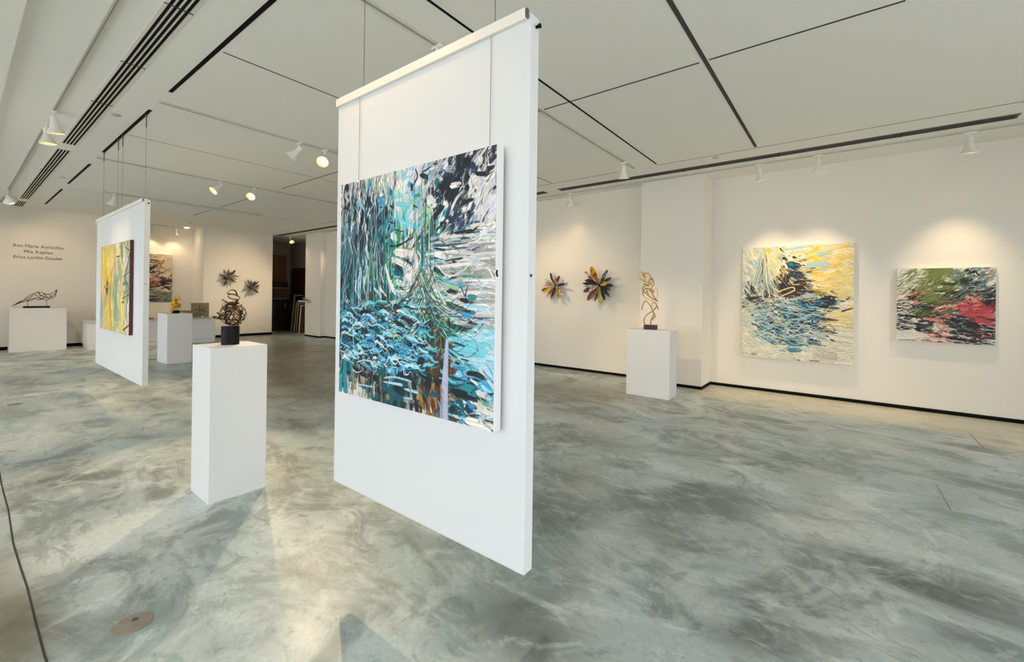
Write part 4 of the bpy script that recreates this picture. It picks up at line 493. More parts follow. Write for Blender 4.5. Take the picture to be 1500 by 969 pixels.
spot(-2.68, 3.35, (-2.38, 6.5, .9), 'added unseen spotlight behind the near panel, aimed at the gold wire figure', SP['fig'], 44, blend=.8)  # added out of sight to warm the pedestal front and the figure
spot(-5.91, 5.7, (-4.35, 7.8, 1.55), 'spotlight behind the near panel aimed at the coloured wall flowers', SP['cf'], 62, blend=1.0)
spot(-4.35, 7.47, (-4.35, 7.85, 1.3), 'white spotlight above the coloured wall flowers', SP['r1'], 80, blend=1.0)
spot(-1.06, 7.47, (-.75, 8.05, .4), 'white spotlight above the left edge of the yellow and blue painting', SP['r'], 68, blend=1.0)
spot(-.33, 7.47, (-.4, 8.05, .4), 'white spotlight above the middle of the yellow and blue painting', SP['r'], 68, blend=1.0)
spot(1.16, 7.47, (1.1, 8.05, .4), 'white spotlight above the small green and red painting', SP['r'], 68, blend=1.0)
spot(-15.9, 7.47, (-14.3, 7.6, 1.2), 'lit spotlight in front of the storage opening', SP['door'], 90, blend=.8)
spot(-16.95, 3.85, (-17.25, 3.7, 1.9), 'small spotlight inside the alcove above the framed landscape', SP['niche'], 110, blend=.8)
spot(-16.95, 4.35, (-17.25, 4.4, 1.6), 'second small spotlight inside the alcove', SP['niche'], 110, blend=.8)

dl = thing('recessed_downlight', 'bright recessed ceiling downlight in the alcove corner', 'downlight', (-16.85, 4.62, CEIL))
MB().lathe([(.09, -.006), (.09, 0)], (-16.85, 4.62, CEIL), seg=24).build('trim_ring', 'rail', dl)
MB().lathe([(.07, -.009), (.07, -.005)], (-16.85, 4.62, CEIL), seg=24).build('lens', 'bulbw', dl)
l = bpy.data.lights.new('downlight_beam', 'SPOT'); l.energy = SP['niche']*.7; l.color = (1, .85, .62); l.spot_size = 2.2; l.spot_blend = .8; l.shadow_soft_size = .07
o = bpy.data.objects.new('downlight_beam', l); COL.objects.link(o); o.parent = dl; o.location = (0, 0, -.02)

for (x, y, lab) in ((-6.8, 1.163, 'small round sprinkler cover beside the near suspension slot'),
                    (-11.38, 1.23, 'small round sprinkler cover beyond the far hanging wall'),
                    (-1.53, 6.80, 'small round sprinkler cover on the ceiling border by the painting wall'),
                    (-15.7, 4.4, 'small sprinkler cover on the ceiling in front of the alcove')):
    tag(MB().lathe([(.001, -.012), (.04, -.011), (.047, -.007), (.048, 0)], (x, y, CEIL), seg=24).build('ceiling_sprinkler_cover', 'trackw', at=(x, y, CEIL)), lab, 'sprinkler', 'ceiling sprinkler covers')

# ------------------------------------------------------------------ floor boxes
def floor_box(x, y, r, label):
    t = thing('floor_outlet_cover', label, 'floor outlet', (x, y, 0), 'round floor outlet covers')
    MB().lathe([(r, 0.0), (r, .003), (r-.004, .004)], (x, y, 0), seg=40).build('cover_plate', 'cover', t)
    MB().lathe([(.012, .004), (.012, .0048)], (x-.02, y+.01, 0), seg=14).build('screw_cap', 'steel', t)
floor_box(-2.53, .513, .072, 'worn brown round floor cover in the foreground near the white pedestal shadow')
floor_box(-8.55, .52, .07, 'small brown round floor cover at the far left of the floor')

# ------------------------------------------------------------------ hanging wall panels
GP = 'white wall panels hanging from the ceiling'
PF, PB = 1.36, 1.415
def hanging_panel(x0, x1, zb, zt, cables, label, knob=False):
    t = thing('hanging_wall_panel', label, 'hanging panel', ((x0+x1)/2, (PF+PB)/2, zb), GP)
    MB().box(x0, x1, PF, PB, zb, zt-.01, .003).build('board', 'panel', t)
    r = MB(); r.box(x0+.001, x1-.016, PF-.018, PF-.0005, zt-.035, zt+.008, .002)
    r.box(x0+.001, x1-.016, PF-.0005, PB-.02, zt-.01, zt+.004)
    r.build('top_rail', 'rail', t)
    r = MB(); r.box(x1-.018, x1-.008, PF-.017, PF-.002, zt-.03, zt+.004)
    r.build('rail_end_clip', 'steel', t)
    if knob:
        MB().lathe([(.006, 0), (.006, .012), (.009, .013), (.009, .02)], (x1, PF+.035, zt-.05), (1, 0, 0), 12).build('end_knob', 'black', t)
        MB().lathe([(.006, 0), (.006, .004)], (x1, PF+.02, 1.58), (1, 0, 0), 10).build('cam_lock', 'slot', t)
    for cx in cables:
        c = MB(); ym = PF+.015
        c.tube([(cx, ym, zt+.004), (cx, ym, CEIL-.14)], .0016, 6)
        c.build('suspension_cable', 'cable', t)
        c = MB(); c.lathe([(.006, 0), (.006, .13)], (cx, ym, CEIL-.15), seg=10); c.box(cx-.02, cx+.02, ym-.008, ym+.008, CEIL-.02, CEIL-.003)
        c.build('cable_gripper', 'cable', t)
    return t
hanging_panel(-2.335, -.975, .42, 2.605, (-2.11, -1.17), 'near hanging white panel carrying the large blue abstract painting', True)
hanging_panel(-9.12, -7.79, .39, 2.57, (-8.78, -7.87), 'left half of the far hanging white wall, with the yellow painting')
hanging_panel(-7.788, -6.455, .39, 2.57, (-7.62, -6.49), 'right half of the far hanging white wall, under the lone right cable', True)

# ------------------------------------------------------------------ pedestals
def pedestal(x0, x1, y0, y1, h, label):
    t = thing('pedestal', label, 'pedestal', ((x0+x1)/2, (y0+y1)/2, 0), 'white display pedestals')
    MB().box(x0, x1, y0, y1, 0, h, .003).build('plinth_box', 'pedestal', t)
    return t
pedestal(-3.9, -3.535, 1.116, 1.495, 1.10, 'tall white pedestal in the foreground under the bronze band sculpture')
pedestal(-11.74, -11.05, 2.72, 3.15, 1.03, 'white pedestal under the small gold sculpture, before the reception desk')
pedestal(-2.70, -2.04, 6.44, 6.79, 1.01, 'white pedestal by the pilaster under the tall gold wire figure')
pedestal(-16.0, -15.6, .84, 1.79, 1.045, 'wide white pedestal against the lettered wall under the reclining wire figure')
# ------------------------------------------------------------------ reception desk and the things on it
t = thing('reception_desk', 'long white reception desk with thin worktop in front of the alcove', 'desk', (-15.5, 3.5, 0))
MB().box(-15.95, -15.1, 2.1, 4.89, .11, .69, .003).build('cabinet_body', 'desk', t)
MB().box(-15.9, -15.08, 2.12, 4.87, 0, .105).build('toe_plinth', 'desk', t)
MB().box(-15.98, -15.06, 2.05, 4.91, .692, .715, .003).build('worktop', 'desktop', t)
for y in (3.03, 3.96):
    MB().box(-15.101, -15.098, y-.003, y+.003, .12, .68).build('panel_seam', 'slotpale', t)
t = thing('storage_basket', 'low brown woven basket on the desk beside the gold sculpture', 'basket', (-15.4, 4.2, .715), None)
MB().box(-15.5, -15.3, 4.02, 4.36, .716, .93, .02).build('basket_body', 'basket', t)
b = MB(); b.box(-15.505, -15.295, 4.015, 4.365, .915, .935, .004); b.build('rim', 'basket', t)
t = thing('magazine_stack', 'dark brown printed brochures fanned on the desk', 'brochures', (-15.3, 3.28, .715))
for i, (dx, dy, a) in enumerate(((0, 0, .1), (.03, .05, .4), (-.02, .1, -.2))):
    m_ = MB(); w, h = .12, .17
    pts = [(-w/2, -h/2), (w/2, -h/2), (w/2, h/2), (-w/2, h/2)]
    vs = []
    for z in (.716+.012*i, .726+.012*i):
        for px, py in pts: vs.append((-15.3+dx+px*math.cos(a)-py*math.sin(a), 3.28+dy+px*math.sin(a)+py*math.cos(a), z))
    m_.add(vs, [(0, 3, 2, 1), (4, 5, 6, 7), (0, 1, 5, 4), (1, 2, 6, 5), (2, 3, 7, 6), (3, 0, 4, 7)])
    m_.build('brochure', 'paper', t)
tag(MB().lathe([(.022, 0), (.03, .055), (.028, .055), (.02, .006)], (-15.35, 4.63, .716), seg=18, cap=False).build('glass_tumbler', 'cup', at=(-15.35, 4.63, .716)),
    'tiny pale tumbler on the desk between basket and grey canvas', 'cup')

# ------------------------------------------------------------------ wall lettering
def lettering():
    t = thing('wall_lettering', 'three lines of grey vinyl names on the left end wall', 'lettering', (-16.295, 1.35, 2.44))
    for txt, z, w in (("Ann Marie Auricchio", 2.585, .875), ("Mia Kaplan", 2.445, .495), ("Erica Larkin Gaudet", 2.305, .84)):
        cu = bpy.data.curves.new('tmp', 'FONT'); cu.body = txt; cu.size = .13; cu.extrude = .0015; cu.offset = .0
        cu.align_x = 'CENTER'; cu.align_y = 'CENTER'; cu.space_character = 1.05
        ob = bpy.data.objects.new('tmp', cu); COL.objects.link(ob)
        bpy.context.view_layer.update()
        me = bpy.data.meshes.new_from_object(ob.evaluated_get(bpy.context.evaluated_depsgraph_get()))
        bpy.data.objects.remove(ob)
        xs = [v.co.x for v in me.vertices]; k = w/(max(xs)-min(xs)); cx = (max(xs)+min(xs))/2
        for v in me.vertices:
            x, y, z0 = v.co
            v.co = (z0+.002, (x-cx)*k, y*.86)
        me.materials.clear(); me.materials.append(M['text']); me.name = 'text_line'
        o = bpy.data.objects.new('text_line', me); COL.objects.link(o); o.parent = t; o.location = (0, 0, z-2.44)
lettering()

# ------------------------------------------------------------------ sculptures
def band(mb, c, rx, ry, nrm, w, th, a0=0, a1=2*PI, roll=0, wob=.0, seed=0, seg=48):
    """flat steel band bent into an (elliptical) hoop in the plane with normal nrm"""
    c = Vector(c); n = Vector(nrm).normalized()
    e1 = n.cross(Vector((0, 0, 1))); e1 = e1.normalized() if e1.length > .05 else Vector((1, 0, 0))
    e2 = n.cross(e1)
    full = abs(a1-a0-2*PI) < 1e-3
    k = seg if full else seg+1
    pts = []
    for i in range(k):
        a = a0+(a1-a0)*i/seg
        pts.append(c+e1*rx*math.cos(a+roll)+e2*ry*math.sin(a+roll)+n*wob*math.sin(2*a+seed))
    sec = [(-th/2, -w/2), (th/2, -w/2), (th/2, w/2), (-th/2, w/2)]
    mb.sweep(pts, sec, full, up=lambda i: pts[i]-c)

def band_sculpture():
    bx, by = -3.735, 1.31
    t = thing('band_sculpture', 'bronze sculpture of tangled steel hoops on a black drum, on the foreground pedestal', 'sculpture', (bx, by, 1.1))
    MB().lathe([(.060, 0), (.060, .138), (.058, .14)], (bx, by, 1.1), seg=40).build('drum_base', 'blackbase', t, smooth=True)
    e = Vector((.92, .39, 0))           # roughly across the view
    c0 = Vector((bx, by, 1.335))+e*.018
    R = random.Random(5)
    specs = [ # offset across, offset z, rx, ry, normal(across, depth, up), mat
        (0, 0, .088, .088, (.25, 1, .15), 'bronze_dark'),
        (.004, -.004, .090, .082, (-.6, 1, .35), 'bronze'),
        (-.01, .0, .084, .086, (.9, .7, -.3), 'bronze_dark'),
        (.012, .012, .086, .07, (.3, .5, .9), 'bronze'),
        (0, -.02, .08, .085, (-.35, .4, 1), 'bronze_dark'),
        (-.012, .022, .078, .06, (-.7, .3, .8), 'bronze'),
        (.016, -.01, .075, .08, (.6, .9, .7), 'bronze'),
        (.0, -.05, .06, .05, (.1, .35, 1), 'bronze_dark'),
        (.0, .01, .07, .088, (-.95, .4, .25), 'bronze'),
        (.01, .045, .068, .06, (.2, .4, 1), 'bronze_dark'),
        (.004, .155, .048, .03, (.12, .75, .85), 'bronze_dark'),
        (.012, .128, .045, .03, (-.12, .7, .8), 'bronze'),
        (.03, .06, .04, .05, (.8, .8, -.2), 'bronze_dark'),
        (.0, -.072, .045, .045, (.15, .3, 1), 'bronze'),
        (-.03, .05, .05, .045, (-.5, .9, .6), 'bronze'),
        (0, 0, .093, .09, (1, .25, .1), 'bronze_dark'), (0, 0, .09, .088, (-.5, 1, -.5), 'bronze_dark'), (0, .004, .088, .09, (.5, 1, -.6), 'bronze'),
    ]
    dep = Vector((-.39, .92, 0))
    for i, (a, z, rx, ry, n, m_) in enumerate(specs):
        mb = MB(); nn = e*n[0]+dep*n[1]+Vector((0, 0, n[2]))
        band(mb, c0+e*a+Vector((0, 0, z)), rx, ry, nn, .0095, .0025, wob=R.uniform(.0, .012), seed=i)
        mb.build('steel_band', m_, t, smooth=True)
    # loops trailing off to the left
    for (a, z, rx, ry, n, m_) in ((-.155, -.035, .038, .022, (.1, .5, 1), 'bronze_dark'), (-.115, -.012, .036, .03, (.4, .5, .9), 'bronze_dark'),
                                  (-.085, -.035, .04, .03, (-.3, .4, 1), 'bronze')):
        mb = MB(); nn = e*n[0]+dep*n[1]+Vector((0, 0, n[2]))
        band(mb, c0+e*a+Vector((0, 0, z)), rx, ry, nn, .009, .002)
        mb.build('steel_band', m_, t, smooth=True)
    mb = MB(); mb.tube([c0+e*-.10+Vector((0, 0, .105)), c0+e*-.06+Vector((0, 0, .088)), c0+e*-.03+Vector((0, 0, .075))], .007, 12)
    mb.build('tube_stub', 'bronze', t, smooth=True)
    mb = MB(); band(mb, c0+Vector((0, 0, -.045)), .082, .05, e*.05+dep+Vector((0, 0, .1)), .008, .002, a0=.15, a1=PI-.15, roll=PI)
    mb.build('steel_band', 'bronze_dark', t, smooth=True)
band_sculpture()

def wire_figure():
    bx, by, bz = -2.385, 6.6, 1.01
    t = thing('wire_figure_sculpture', 'tall looping gold wire figure on a dark block, on the pedestal by the pilaster', 'sculpture', (bx, by, bz))
    MB().box(bx-.088, bx+.088, by-.06, by+.06, bz, bz+.072, .003).build('block_base', 'darkwood', t)
    s = .00240; e = Vector((.79, .61, 0)); dp = Vector((-.61, .79, 0))
    C0 = Vector((bx, by, bz+.07))
    curves = [
        [(125, 422), (120, 395), (140, 360), (175, 330), (190, 300), (175, 275), (140, 255), (118, 235), (112, 210), (125, 190), (150, 205), (175, 240), (203, 270)],
        [(160, 424), (165, 395), (183, 368), (165, 330), (155, 300), (130, 270), (112, 300), (103, 328)],
        [(203, 270), (170, 258), (140, 236), (118, 212), (110, 190), (130, 170), (160, 180), (170, 160), (165, 130), (150, 135), (155, 155)],
        [(170, 200), (192, 188), (208, 200), (208, 225), (200, 255), (180, 268)],
        [(212, 325), (206, 300), (190, 278), (165, 285), (160, 310), (172, 340), (182, 360), (172, 385), (160, 420)],
        [(83, 115), (105, 138), (130, 150), (150, 118), (142, 94), (122, 96), (122, 128), (138, 152)],
        [(132, 152), (108, 118), (97, 92), (108, 84), (122, 104), (130, 148)],
        [(105, 160), (140, 166), (173, 152), (172, 126), (157, 128), (150, 152), (165, 176)],
        [(118, 200), (140, 188), (178, 215), (150, 190), (128, 205), (145, 225)],
    ]
    for i, c in enumerate(curves):
        pts = [C0+e*((x-160)*s)+Vector((0, 0, (424-y)*s))+dp*(.05*math.sin(k*1.1+i*1.7)*min(1, (426-y)/40)) for k, (x, y) in enumerate(c)]
        mb = MB(); P = smooth_path(pts, 7)
        r = .0085 if i != 3 else .003
        mb.sweep(P, [(-r, -r*.45), (r, -r*.45), (r, r*.45), (-r, r*.45)])
        mb.build('wire_ribbon', 'goldwire', t, smooth=True)
wire_figure()

def gold_sculpture():
    bx, by, bz = -11.33, 2.93, 1.03
    t = thing('gold_coil_sculpture', 'small shiny gold coiled sculpture on a black block, before the reception desk', 'sculpture', (bx, by, bz))
    MB().box(bx-.055, bx+.055, by-.055, by+.055, bz, bz+.065, .002).build('block_base', 'blackbase', t)
    R = random.Random(11); e = Vector((.61, .79, 0)); dp = Vector((.79, -.61, 0))
    c = Vector((bx, by, bz+.19))
    for i, (a, z, rx, ry, n) in enumerate(((0, 0, .07, .09, (.3, 1, .2)), (.01, .03, .065, .06, (-.6, 1, .3)), (-.01, -.03, .06, .07, (.8, .5, .4)),
                                           (0, -.06, .055, .05, (.1, .8, .8)), (.02, .01, .05, .09, (1, .3, .1)), (-.02, .02, .05, .07, (-.9, .6, .0)),
                                           (0, .06, .05, .045, (.4, .8, .6)), (.03, .15, .04, .045, (.2, 1, .1)), (.045, .14, .03, .045, (-.5, 1, .2)))):
        mb = MB(); pts = []
        nn = (e*n[0]+dp*n[1]+Vector((0, 0, n[2]))).normalized(); e1 = nn.orthogonal().normalized(); e2 = nn.cross(e1)
        for k in range(40):
            q = 2*PI*k/40; pts.append(c+e*a+Vector((0, 0, z))+e1*rx*math.cos(q)+e2*ry*math.sin(q)+nn*.015*math.sin(2*q+i))
        mb.tube(pts, .011 if i < 7 else .006, 8, True)
        mb.build('gold_coil', 'gold', t, smooth=True)
    mb = MB(); P = smooth_path([c+e*-.06+Vector((0, 0, -.06)), c+e*-.10+Vector((0, 0, -.12)), c+e*-.07+Vector((0, 0, -.16)), c+e*-.045+Vector((0, 0, -.115))], 6)
    mb.tube(P, .012); mb.build('gold_coil', 'gold', t, smooth=True)
gold_sculpture()

def reclining():
    bx, by, bz = -15.78, 1.285, 1.045
    t = thing('reclining_wire_sculpture', 'low bronze wire creature stretched over a black slab, on the wide pedestal', 'sculpture', (bx, by, bz))
    MB().box(bx-.09, bx+.09, by-.22, by+.22, bz, bz+.045, .002).build('slab_base', 'blackbase', t)
    kx, kz = .00238, .0036; Z0 = 585
    def P(x, y, d): return Vector((bx+d, by+(x-268)*kx, bz+(Z0-y)*kz))
    cs = [[(105, 570, 0), (140, 548, .03), (180, 530, .05), (215, 500, .05), (250, 488, .03), (280, 476, 0), (310, 482, -.03), (345, 492, -.02), (380, 484, 0), (402, 470, 0), (412, 458, .01), (405, 480, .02), (398, 505, .03), (370, 520, .03)],
          [(105, 570, 0), (150, 552, -.03), (190, 540, -.05), (230, 535, -.06), (270, 515, -.05), (305, 525, -.03), (345, 530, -.02), (375, 520, 0), (400, 505, 0)],
          [(180, 530, .05), (210, 522, 0), (235, 505, -.05), (245, 490, -.03), (275, 505, .02), (300, 520, .06), (330, 515, .04), (300, 500, 0), (275, 480, 0)],
          [(130, 555, .02), (165, 543, .03), (205, 535, .05), (240, 520, .06), (290, 530, .05), (325, 505, .0), (355, 515, -.05), (390, 500, -.02), (412, 470, 0), (400, 462, -.01)],
          [(280, 476, 0), (300, 505, -.05), (322, 490, .03), (345, 520, .04), (370, 500, .0), (345, 488, -.04)]]
    for c in cs:
        mb = MB(); mb.tube(smooth_path([P(*q) for q in c], 6), .007, 8); mb.build('wire_strand', 'brownwire', t, smooth=True)
    for x in (205, 338):
        mb = MB(); mb.tube([P(x, 574, 0), P(x, 530, 0)], .005, 8); mb.build('support_post', 'brownwire', t, smooth=True)
reclining()

# ------------------------------------------------------------------ wall flowers
def petal_mesh(L, W, bend, cup, fold=0., tip=.8):
    """a pointed leaf of sheet metal: length along +Y, width along X, normal Z; with thickness"""
    n, m = 10, 5; top = []
    for i in range(n+1):
        u = i/n; w = W*.5*max(.04, math.sin(PI*min(.985, u**1.35*.93+.03))**(.6 if tip > 1 else .8))*(0.3+.7*min(1, u*1.6))
        for j in range(m):
            s = (j/(m-1)-.5)*2
            top.append(Vector((s*w, u*L, bend*L*u*u+cup*W*s*s*math.sin(PI*u)+fold*abs(s)*w)))
    vs = top+[v+Vector((0, 0, -.003)) for v in top]; fs = []; k = len(top)
    for i in range(n):
        for j in range(m-1):
            a = i*m+j; fs.append((a, a+1, a+m+1, a+m)); fs.append((k+a, k+a+m, k+a+m+1, k+a+1))
    for i in range(n):
        for j in (0, m-1):
            a = i*m+j; fs.append((a, a+m, k+a+m, k+a))
    for i in (0, n):
        for j in range(m-1):
            a = i*m+j; fs.append((a, a+1, k+a+1, k+a))
    return vs, fs

def wall_flower(name, center, normal, petals, label, cat, group, hub, tip=.8):
    t = thing(name, label, cat, center, group)
    nrm = Vector(normal); right = Vector((0, 0, 1)).cross(nrm).normalized(); up = Vector((0, 0, 1))
    c = Vector(center)
    MB().lathe([(.03, .0), (.03, .05), (.012, .065)], c, nrm, 14).build('hub', hub, t)
    for (ang, L, W, tilt, bend, cup, tw, m_) in petals:
        a = math.radians(ang)                     # clockwise from 12 o'clock as seen from the room
        d = (right*-math.sin(a)*-1+up*math.cos(a))
        d = (right*math.sin(a)+up*math.cos(a))
        tl = math.radians(tilt)
        Yv = (d*math.cos(tl)+nrm*math.sin(tl)).normalized()
        Xv = Yv.cross(nrm).normalized(); Zv = Xv.cross(Yv)
        tw = math.radians(tw)
        X2 = Xv*math.cos(tw)+Zv*math.sin(tw); Z2 = -Xv*math.sin(tw)+Zv*math.cos(tw)
        vs, fs = petal_mesh(L, W, bend, cup, tip=tip)
        mb = MB(); o = c+nrm*.04
        mb.add([o+X2*v.x+Yv*v.y+Z2*v.z for v in vs], fs)
        mb.build('petal', m_, t, smooth=True)
# seen from the room, "right" for the back wall (normal -Y) is +X; for the left wall (normal +X) it is +Y
R = random.Random(3)
M['leafmetal_d'] = mat('flower_metal_dark', '#5f584e', .35, metal=.5, noise=.4, nscale=8); M['leafmetal_l'] = mat('flower_metal_bright', '#cbc3b4', .25, metal=.5, noise=.3, nscale=8)
def metal_petals(n, L):
    ps = []
    for k in range(n):
        lay = k % 3
        ps.append((360*k/n+R.uniform(-6, 6), L*R.uniform(.75, 1.03)*(1, .85, .62)[lay], .068+R.uniform(-.01, .02), (16, 38, 60)[lay]+R.uniform(-6, 6),
                   R.uniform(-.12, .12), R.uniform(.2, .45), R.uniform(-45, 45), ('leafmetal', 'leafmetal_d', 'leafmetal_l')[R.randrange(3)]))
    return ps
GF = 'bare metal wall flowers'
wall_flower('metal_wall_flower', (-16.3, 5.60, 1.97), (1, 0, 0), metal_petals(26, .36), 'upper left of two spiky bare metal flowers on the far wall', 'wall sculpture', GF, 'leafmetal')
wall_flower('metal_wall_flower', (-16.3, 6.32, 1.66), (1, 0, 0), metal_petals(26, .335), 'lower right of two spiky bare metal flowers on the far wall', 'wall sculpture', GF, 'leafmetal')
def pm(n, a, b_, sc=14):
    m = mat('petal_'+n, a, .4, spec=.5)
    nt = m.node_tree; N = nt.nodes; L = nt.links; b = N['Principled BSDF']
    tc = N.new('ShaderNodeTexCoord'); no = N.new('ShaderNodeTexNoise'); no.inputs['Scale'].default_value = sc
    r = N.new('ShaderNodeMapRange'); r.inputs['From Min'].default_value = .45; r.inputs['From Max'].default_value = .55
    mx = N.new('ShaderNodeMix'); mx.data_type = 'RGBA'; mx.inputs['A'].default_value = (*lin(a), 1); mx.inputs['B'].default_value = (*lin(b_), 1)
    L.new(tc.outputs['Object'], no.inputs['Vector']); L.new(no.outputs['Fac'], r.inputs['Value']); L.new(r.outputs['Result'], mx.inputs['Factor']); L.new(mx.outputs['Result'], b.inputs['Base Color'])
    M['p_'+n] = m
pm('yel', '#e0b024', '#c9a43a'); pm('yr', '#efb31c', '#b8431f', 9); pm('wr', '#e8cfc0', '#b03a34', 12); pm('blk', '#1b1d22', '#2b2f33')
pm('teal', '#2f3f3d', '#4f5f4f'); pm('mar', '#6e2a34', '#8d4a4c'); pm('olv', '#a89a3a', '#6f6a34'); pm('grn', '#c4bf62', '#b8a850'); pm('wht', '#dccfb8', '#b39a86')
pm('gry', '#6f6c68', '#3c3a3c'); pm('pnk', '#d88a82', '#e6d0c0', 12); pm('blu', '#3f5060', '#8d9aa0')
GC = 'painted wall flowers'
wall_flower('painted_wall_flower', (-4.83, 7.80, 1.715), (0, -1, 0), [
    (0, .26, .045, 30, .1, .2, 50, 'p_wht'), (-20, .30, .07, 20, -.1, .2, 10, 'p_blk'), (-35, .28, .05, 35, .2, .1, 50, 'p_gry'), (-8, .31, .04, 12, 0, .1, 60, 'p_gry'),
    (18, .30, .045, 25, .1, .1, 60, 'p_olv'), (38, .29, .075, 25, 0, .25, 0, 'p_mar'), (58, .24, .075, 40, .1, .2, 20, 'p_grn'), (82, .32, .06, 22, 0, .2, 30, 'p_blk'),
    (100, .25, .07, 50, 0, .2, 0, 'p_wht'), (118, .27, .07, 35, -.1, .2, -10, 'p_pnk'), (128, .32, .07, 18, 0, .2, 10, 'p_pnk'), (150, .32, .085, 22, 0, .25, 0, 'p_olv'),
    (172, .26, .05, 40, 0, .2, 40, 'p_blk'), (192, .28, .07, 20, 0, .2, 10, 'p_mar'), (212, .31, .08, 22, 0, .2, 0, 'p_wht'), (205, .24, .06, 40, 0, .2, 30, 'p_gry'),
    (238, .30, .085, 25, 0, .25, 0, 'p_yel'), (252, .33, .09, 15, 0, .25, 10, 'p_olv'), (270, .27, .08, 30, 0, .2, 0, 'p_pnk'), (288, .25, .07, 25, 0, .2, -10, 'p_wht'), (305, .24, .06, 38, .1, .2, 30, 'p_grn')],
    'left, smaller painted flower of many coloured petals on the back wall', 'wall sculpture', GC, 'blackbase', 1.5)
wall_flower('painted_wall_flower', (-3.83, 7.80, 1.73), (0, -1, 0), [
    (-12, .42, .12, 25, .1, .25, 0, 'p_yr'), (2, .30, .06, 35, 0, .2, 50, 'p_olv'), (14, .30, .05, 20, 0, .2, 60, 'p_wht'), (38, .38, .085, 18, 0, .2, 10, 'p_blu'), (52, .27, .05, 30, 0, .2, 30, 'p_blk'),
    (66, .36, .07, 22, 0, .2, 10, 'p_teal'), (80, .32, .08, 35, 0, .2, -10, 'p_yel'), (92, .36, .075, 18, 0, .2, 0, 'p_gry'), (106, .36, .09, 28, 0, .2, 0, 'p_teal'), (118, .33, .10, 38, 0, .2, 10, 'p_blk'),
    (130, .36, .07, 15, 0, .2, 0, 'p_gry'), (146, .38, .06, 25, 0, .2, 40, 'p_blk'), (163, .40, .115, 20, 0, .28, 0, 'p_grn'), (180, .36, .05, 30, 0, .2, 60, 'p_teal'), (196, .26, .06, 45, 0, .2, 20, 'p_mar'),
    (212, .38, .11, 20, 0, .25, 0, 'p_mar'), (230, .26, .07, 45, 0, .2, 0, 'p_wht'), (246, .34, .10, 18, 0, .25, 0, 'p_gry'), (264, .30, .06, 35, 0, .2, 20, 'p_wht'), (277, .33, .06, 20, 0, .2, 10, 'p_blk'),
    (292, .30, .07, 32, 0, .2, 0, 'p_teal'), (304, .28, .07, 42, 0, .2, 20, 'p_blk'), (318, .38, .085, 18, .1, .25, 0, 'p_wr'), (334, .28, .06, 40, 0, .2, 30, 'p_pnk')],
    'right, larger painted flower with a yellow and red petal on top', 'wall sculpture', GC, 'blackbase', 1.5)

# ------------------------------------------------------------------ shelf by the storage opening
t = thing('wall_shelf', 'small floating shelf beside the storage opening', 'shelf', (-14.86, 7.5, 1.2))
MB().box(-15.13, -14.6, 7.38, 7.598, 1.2, 1.235, .002).build('shelf_board', 'panel', t)
MB().box(-15.10, -14.63, 7.41, 7.598, 1.185, 1.2).build('under_bracket', 'darkwood', t)
t = thing('small_gold_ornament', 'tiny gold ornament lying on the small floating shelf', 'ornament', (-14.8, 7.48, 1.235))
MB().box(-15.0, -14.62, 7.43, 7.53, 1.236, 1.262, .002).build('slab', 'blackbase', t)
for i in range(3):
    mb = MB(); pts = [(-14.95+.10*i+.045*math.cos(q), 7.48+.02*math.sin(q*2), 1.305+.032*math.sin(q)) for q in [2*PI*k/24 for k in range(24)]]
    mb.tube(pts, .007, 6, True); mb.build('gold_loop', 'goldwire', t)

# ------------------------------------------------------------------ storage room contents
def leaning(name, label, cat, x0, x1, y, z1, th, lean, m_, frame=None, group=None):
    """a board whose foot stands at y and whose top leans back (towards +Y) by lean"""
    t = thing(name, label, cat, ((x0+x1)/2, y, 0), group)
    def bd(xa, xb, za, zb, ya, yb, mm, nm):
        f = lambda z: lean*z/z1
        vs = [(xa, ya+f(za), za), (xb, ya+f(za), za), (xb, yb+f(za), za), (xa, yb+f(za), za), (xa, ya+f(zb), zb), (xb, ya+f(zb), zb), (xb, yb+f(zb), zb), (xa, yb+f(zb), zb)]
        MB().add(vs, [(0, 3, 2, 1), (4, 5, 6, 7), (0, 1, 5, 4), (1, 2, 6, 5), (2, 3, 7, 6), (3, 0, 4, 7)]).build(nm, mm, t)
    bd(x0, x1, 0.001, z1, y, y+th, m_, 'board')
    if frame:
        w = .04
        bd(x0, x1, z1-w, z1+.01, y-.02, y-.001, frame, 'frame_rail'); bd(x0, x0+w, .002, z1-w, y-.02, y-.001, frame, 'frame_stile'); bd(x1-w, x1, .002, z1-w, y-.02, y-.001, frame, 'frame_stile')
    return t
leaning('maroon_board', 'large dark maroon board standing at the back of the storage room', 'board', -17.9, -15.9, 8.42, 2.49, .04, .06, 'maroon')
t = thing('plywood_sheet', 'golden brown plywood sheet leaning on the storage side wall', 'board', (-18.1, 7.7, 0))
MB().box(-18.16, -18.12, 7.2, 8.36, 0.001, 3.02).build('board', 'plywood', t)
t = thing('storage_cabinet', 'dark brown storage cabinet with a pale latch inside the storage room', 'cabinet', (-17.85, 7.8, 0))
MB().box(-18.1, -17.75, 7.25, 8.32, 0, 1.24, .004).build('body', 'cabinet', t)
MB().box(-17.749, -17.735, 7.27, 8.3, .03, 1.21).build('door', 'cabinet', t)
MB().box(-17.734, -17.72, 8.13, 8.18, .92, 1.08).build('latch', 'frame_tan', t)
t = thing('maroon_box', 'long maroon box on top of the storage cabinet', 'box', (-18.0, 7.8, 1.24))
MB().box(-18.1, -17.97, 7.25, 8.36, 1.241, 1.95, .004).build('carton', 'maroon', t)
t = thing('framed_brown_picture', 'wide brown picture in a tan frame standing on the storage cabinet', 'picture', (-17.9, 7.8, 1.24))
MB().box(-17.96, -17.93, 7.25, 8.30, 1.242, 1.71).build('picture_board', 'brownpic', t)
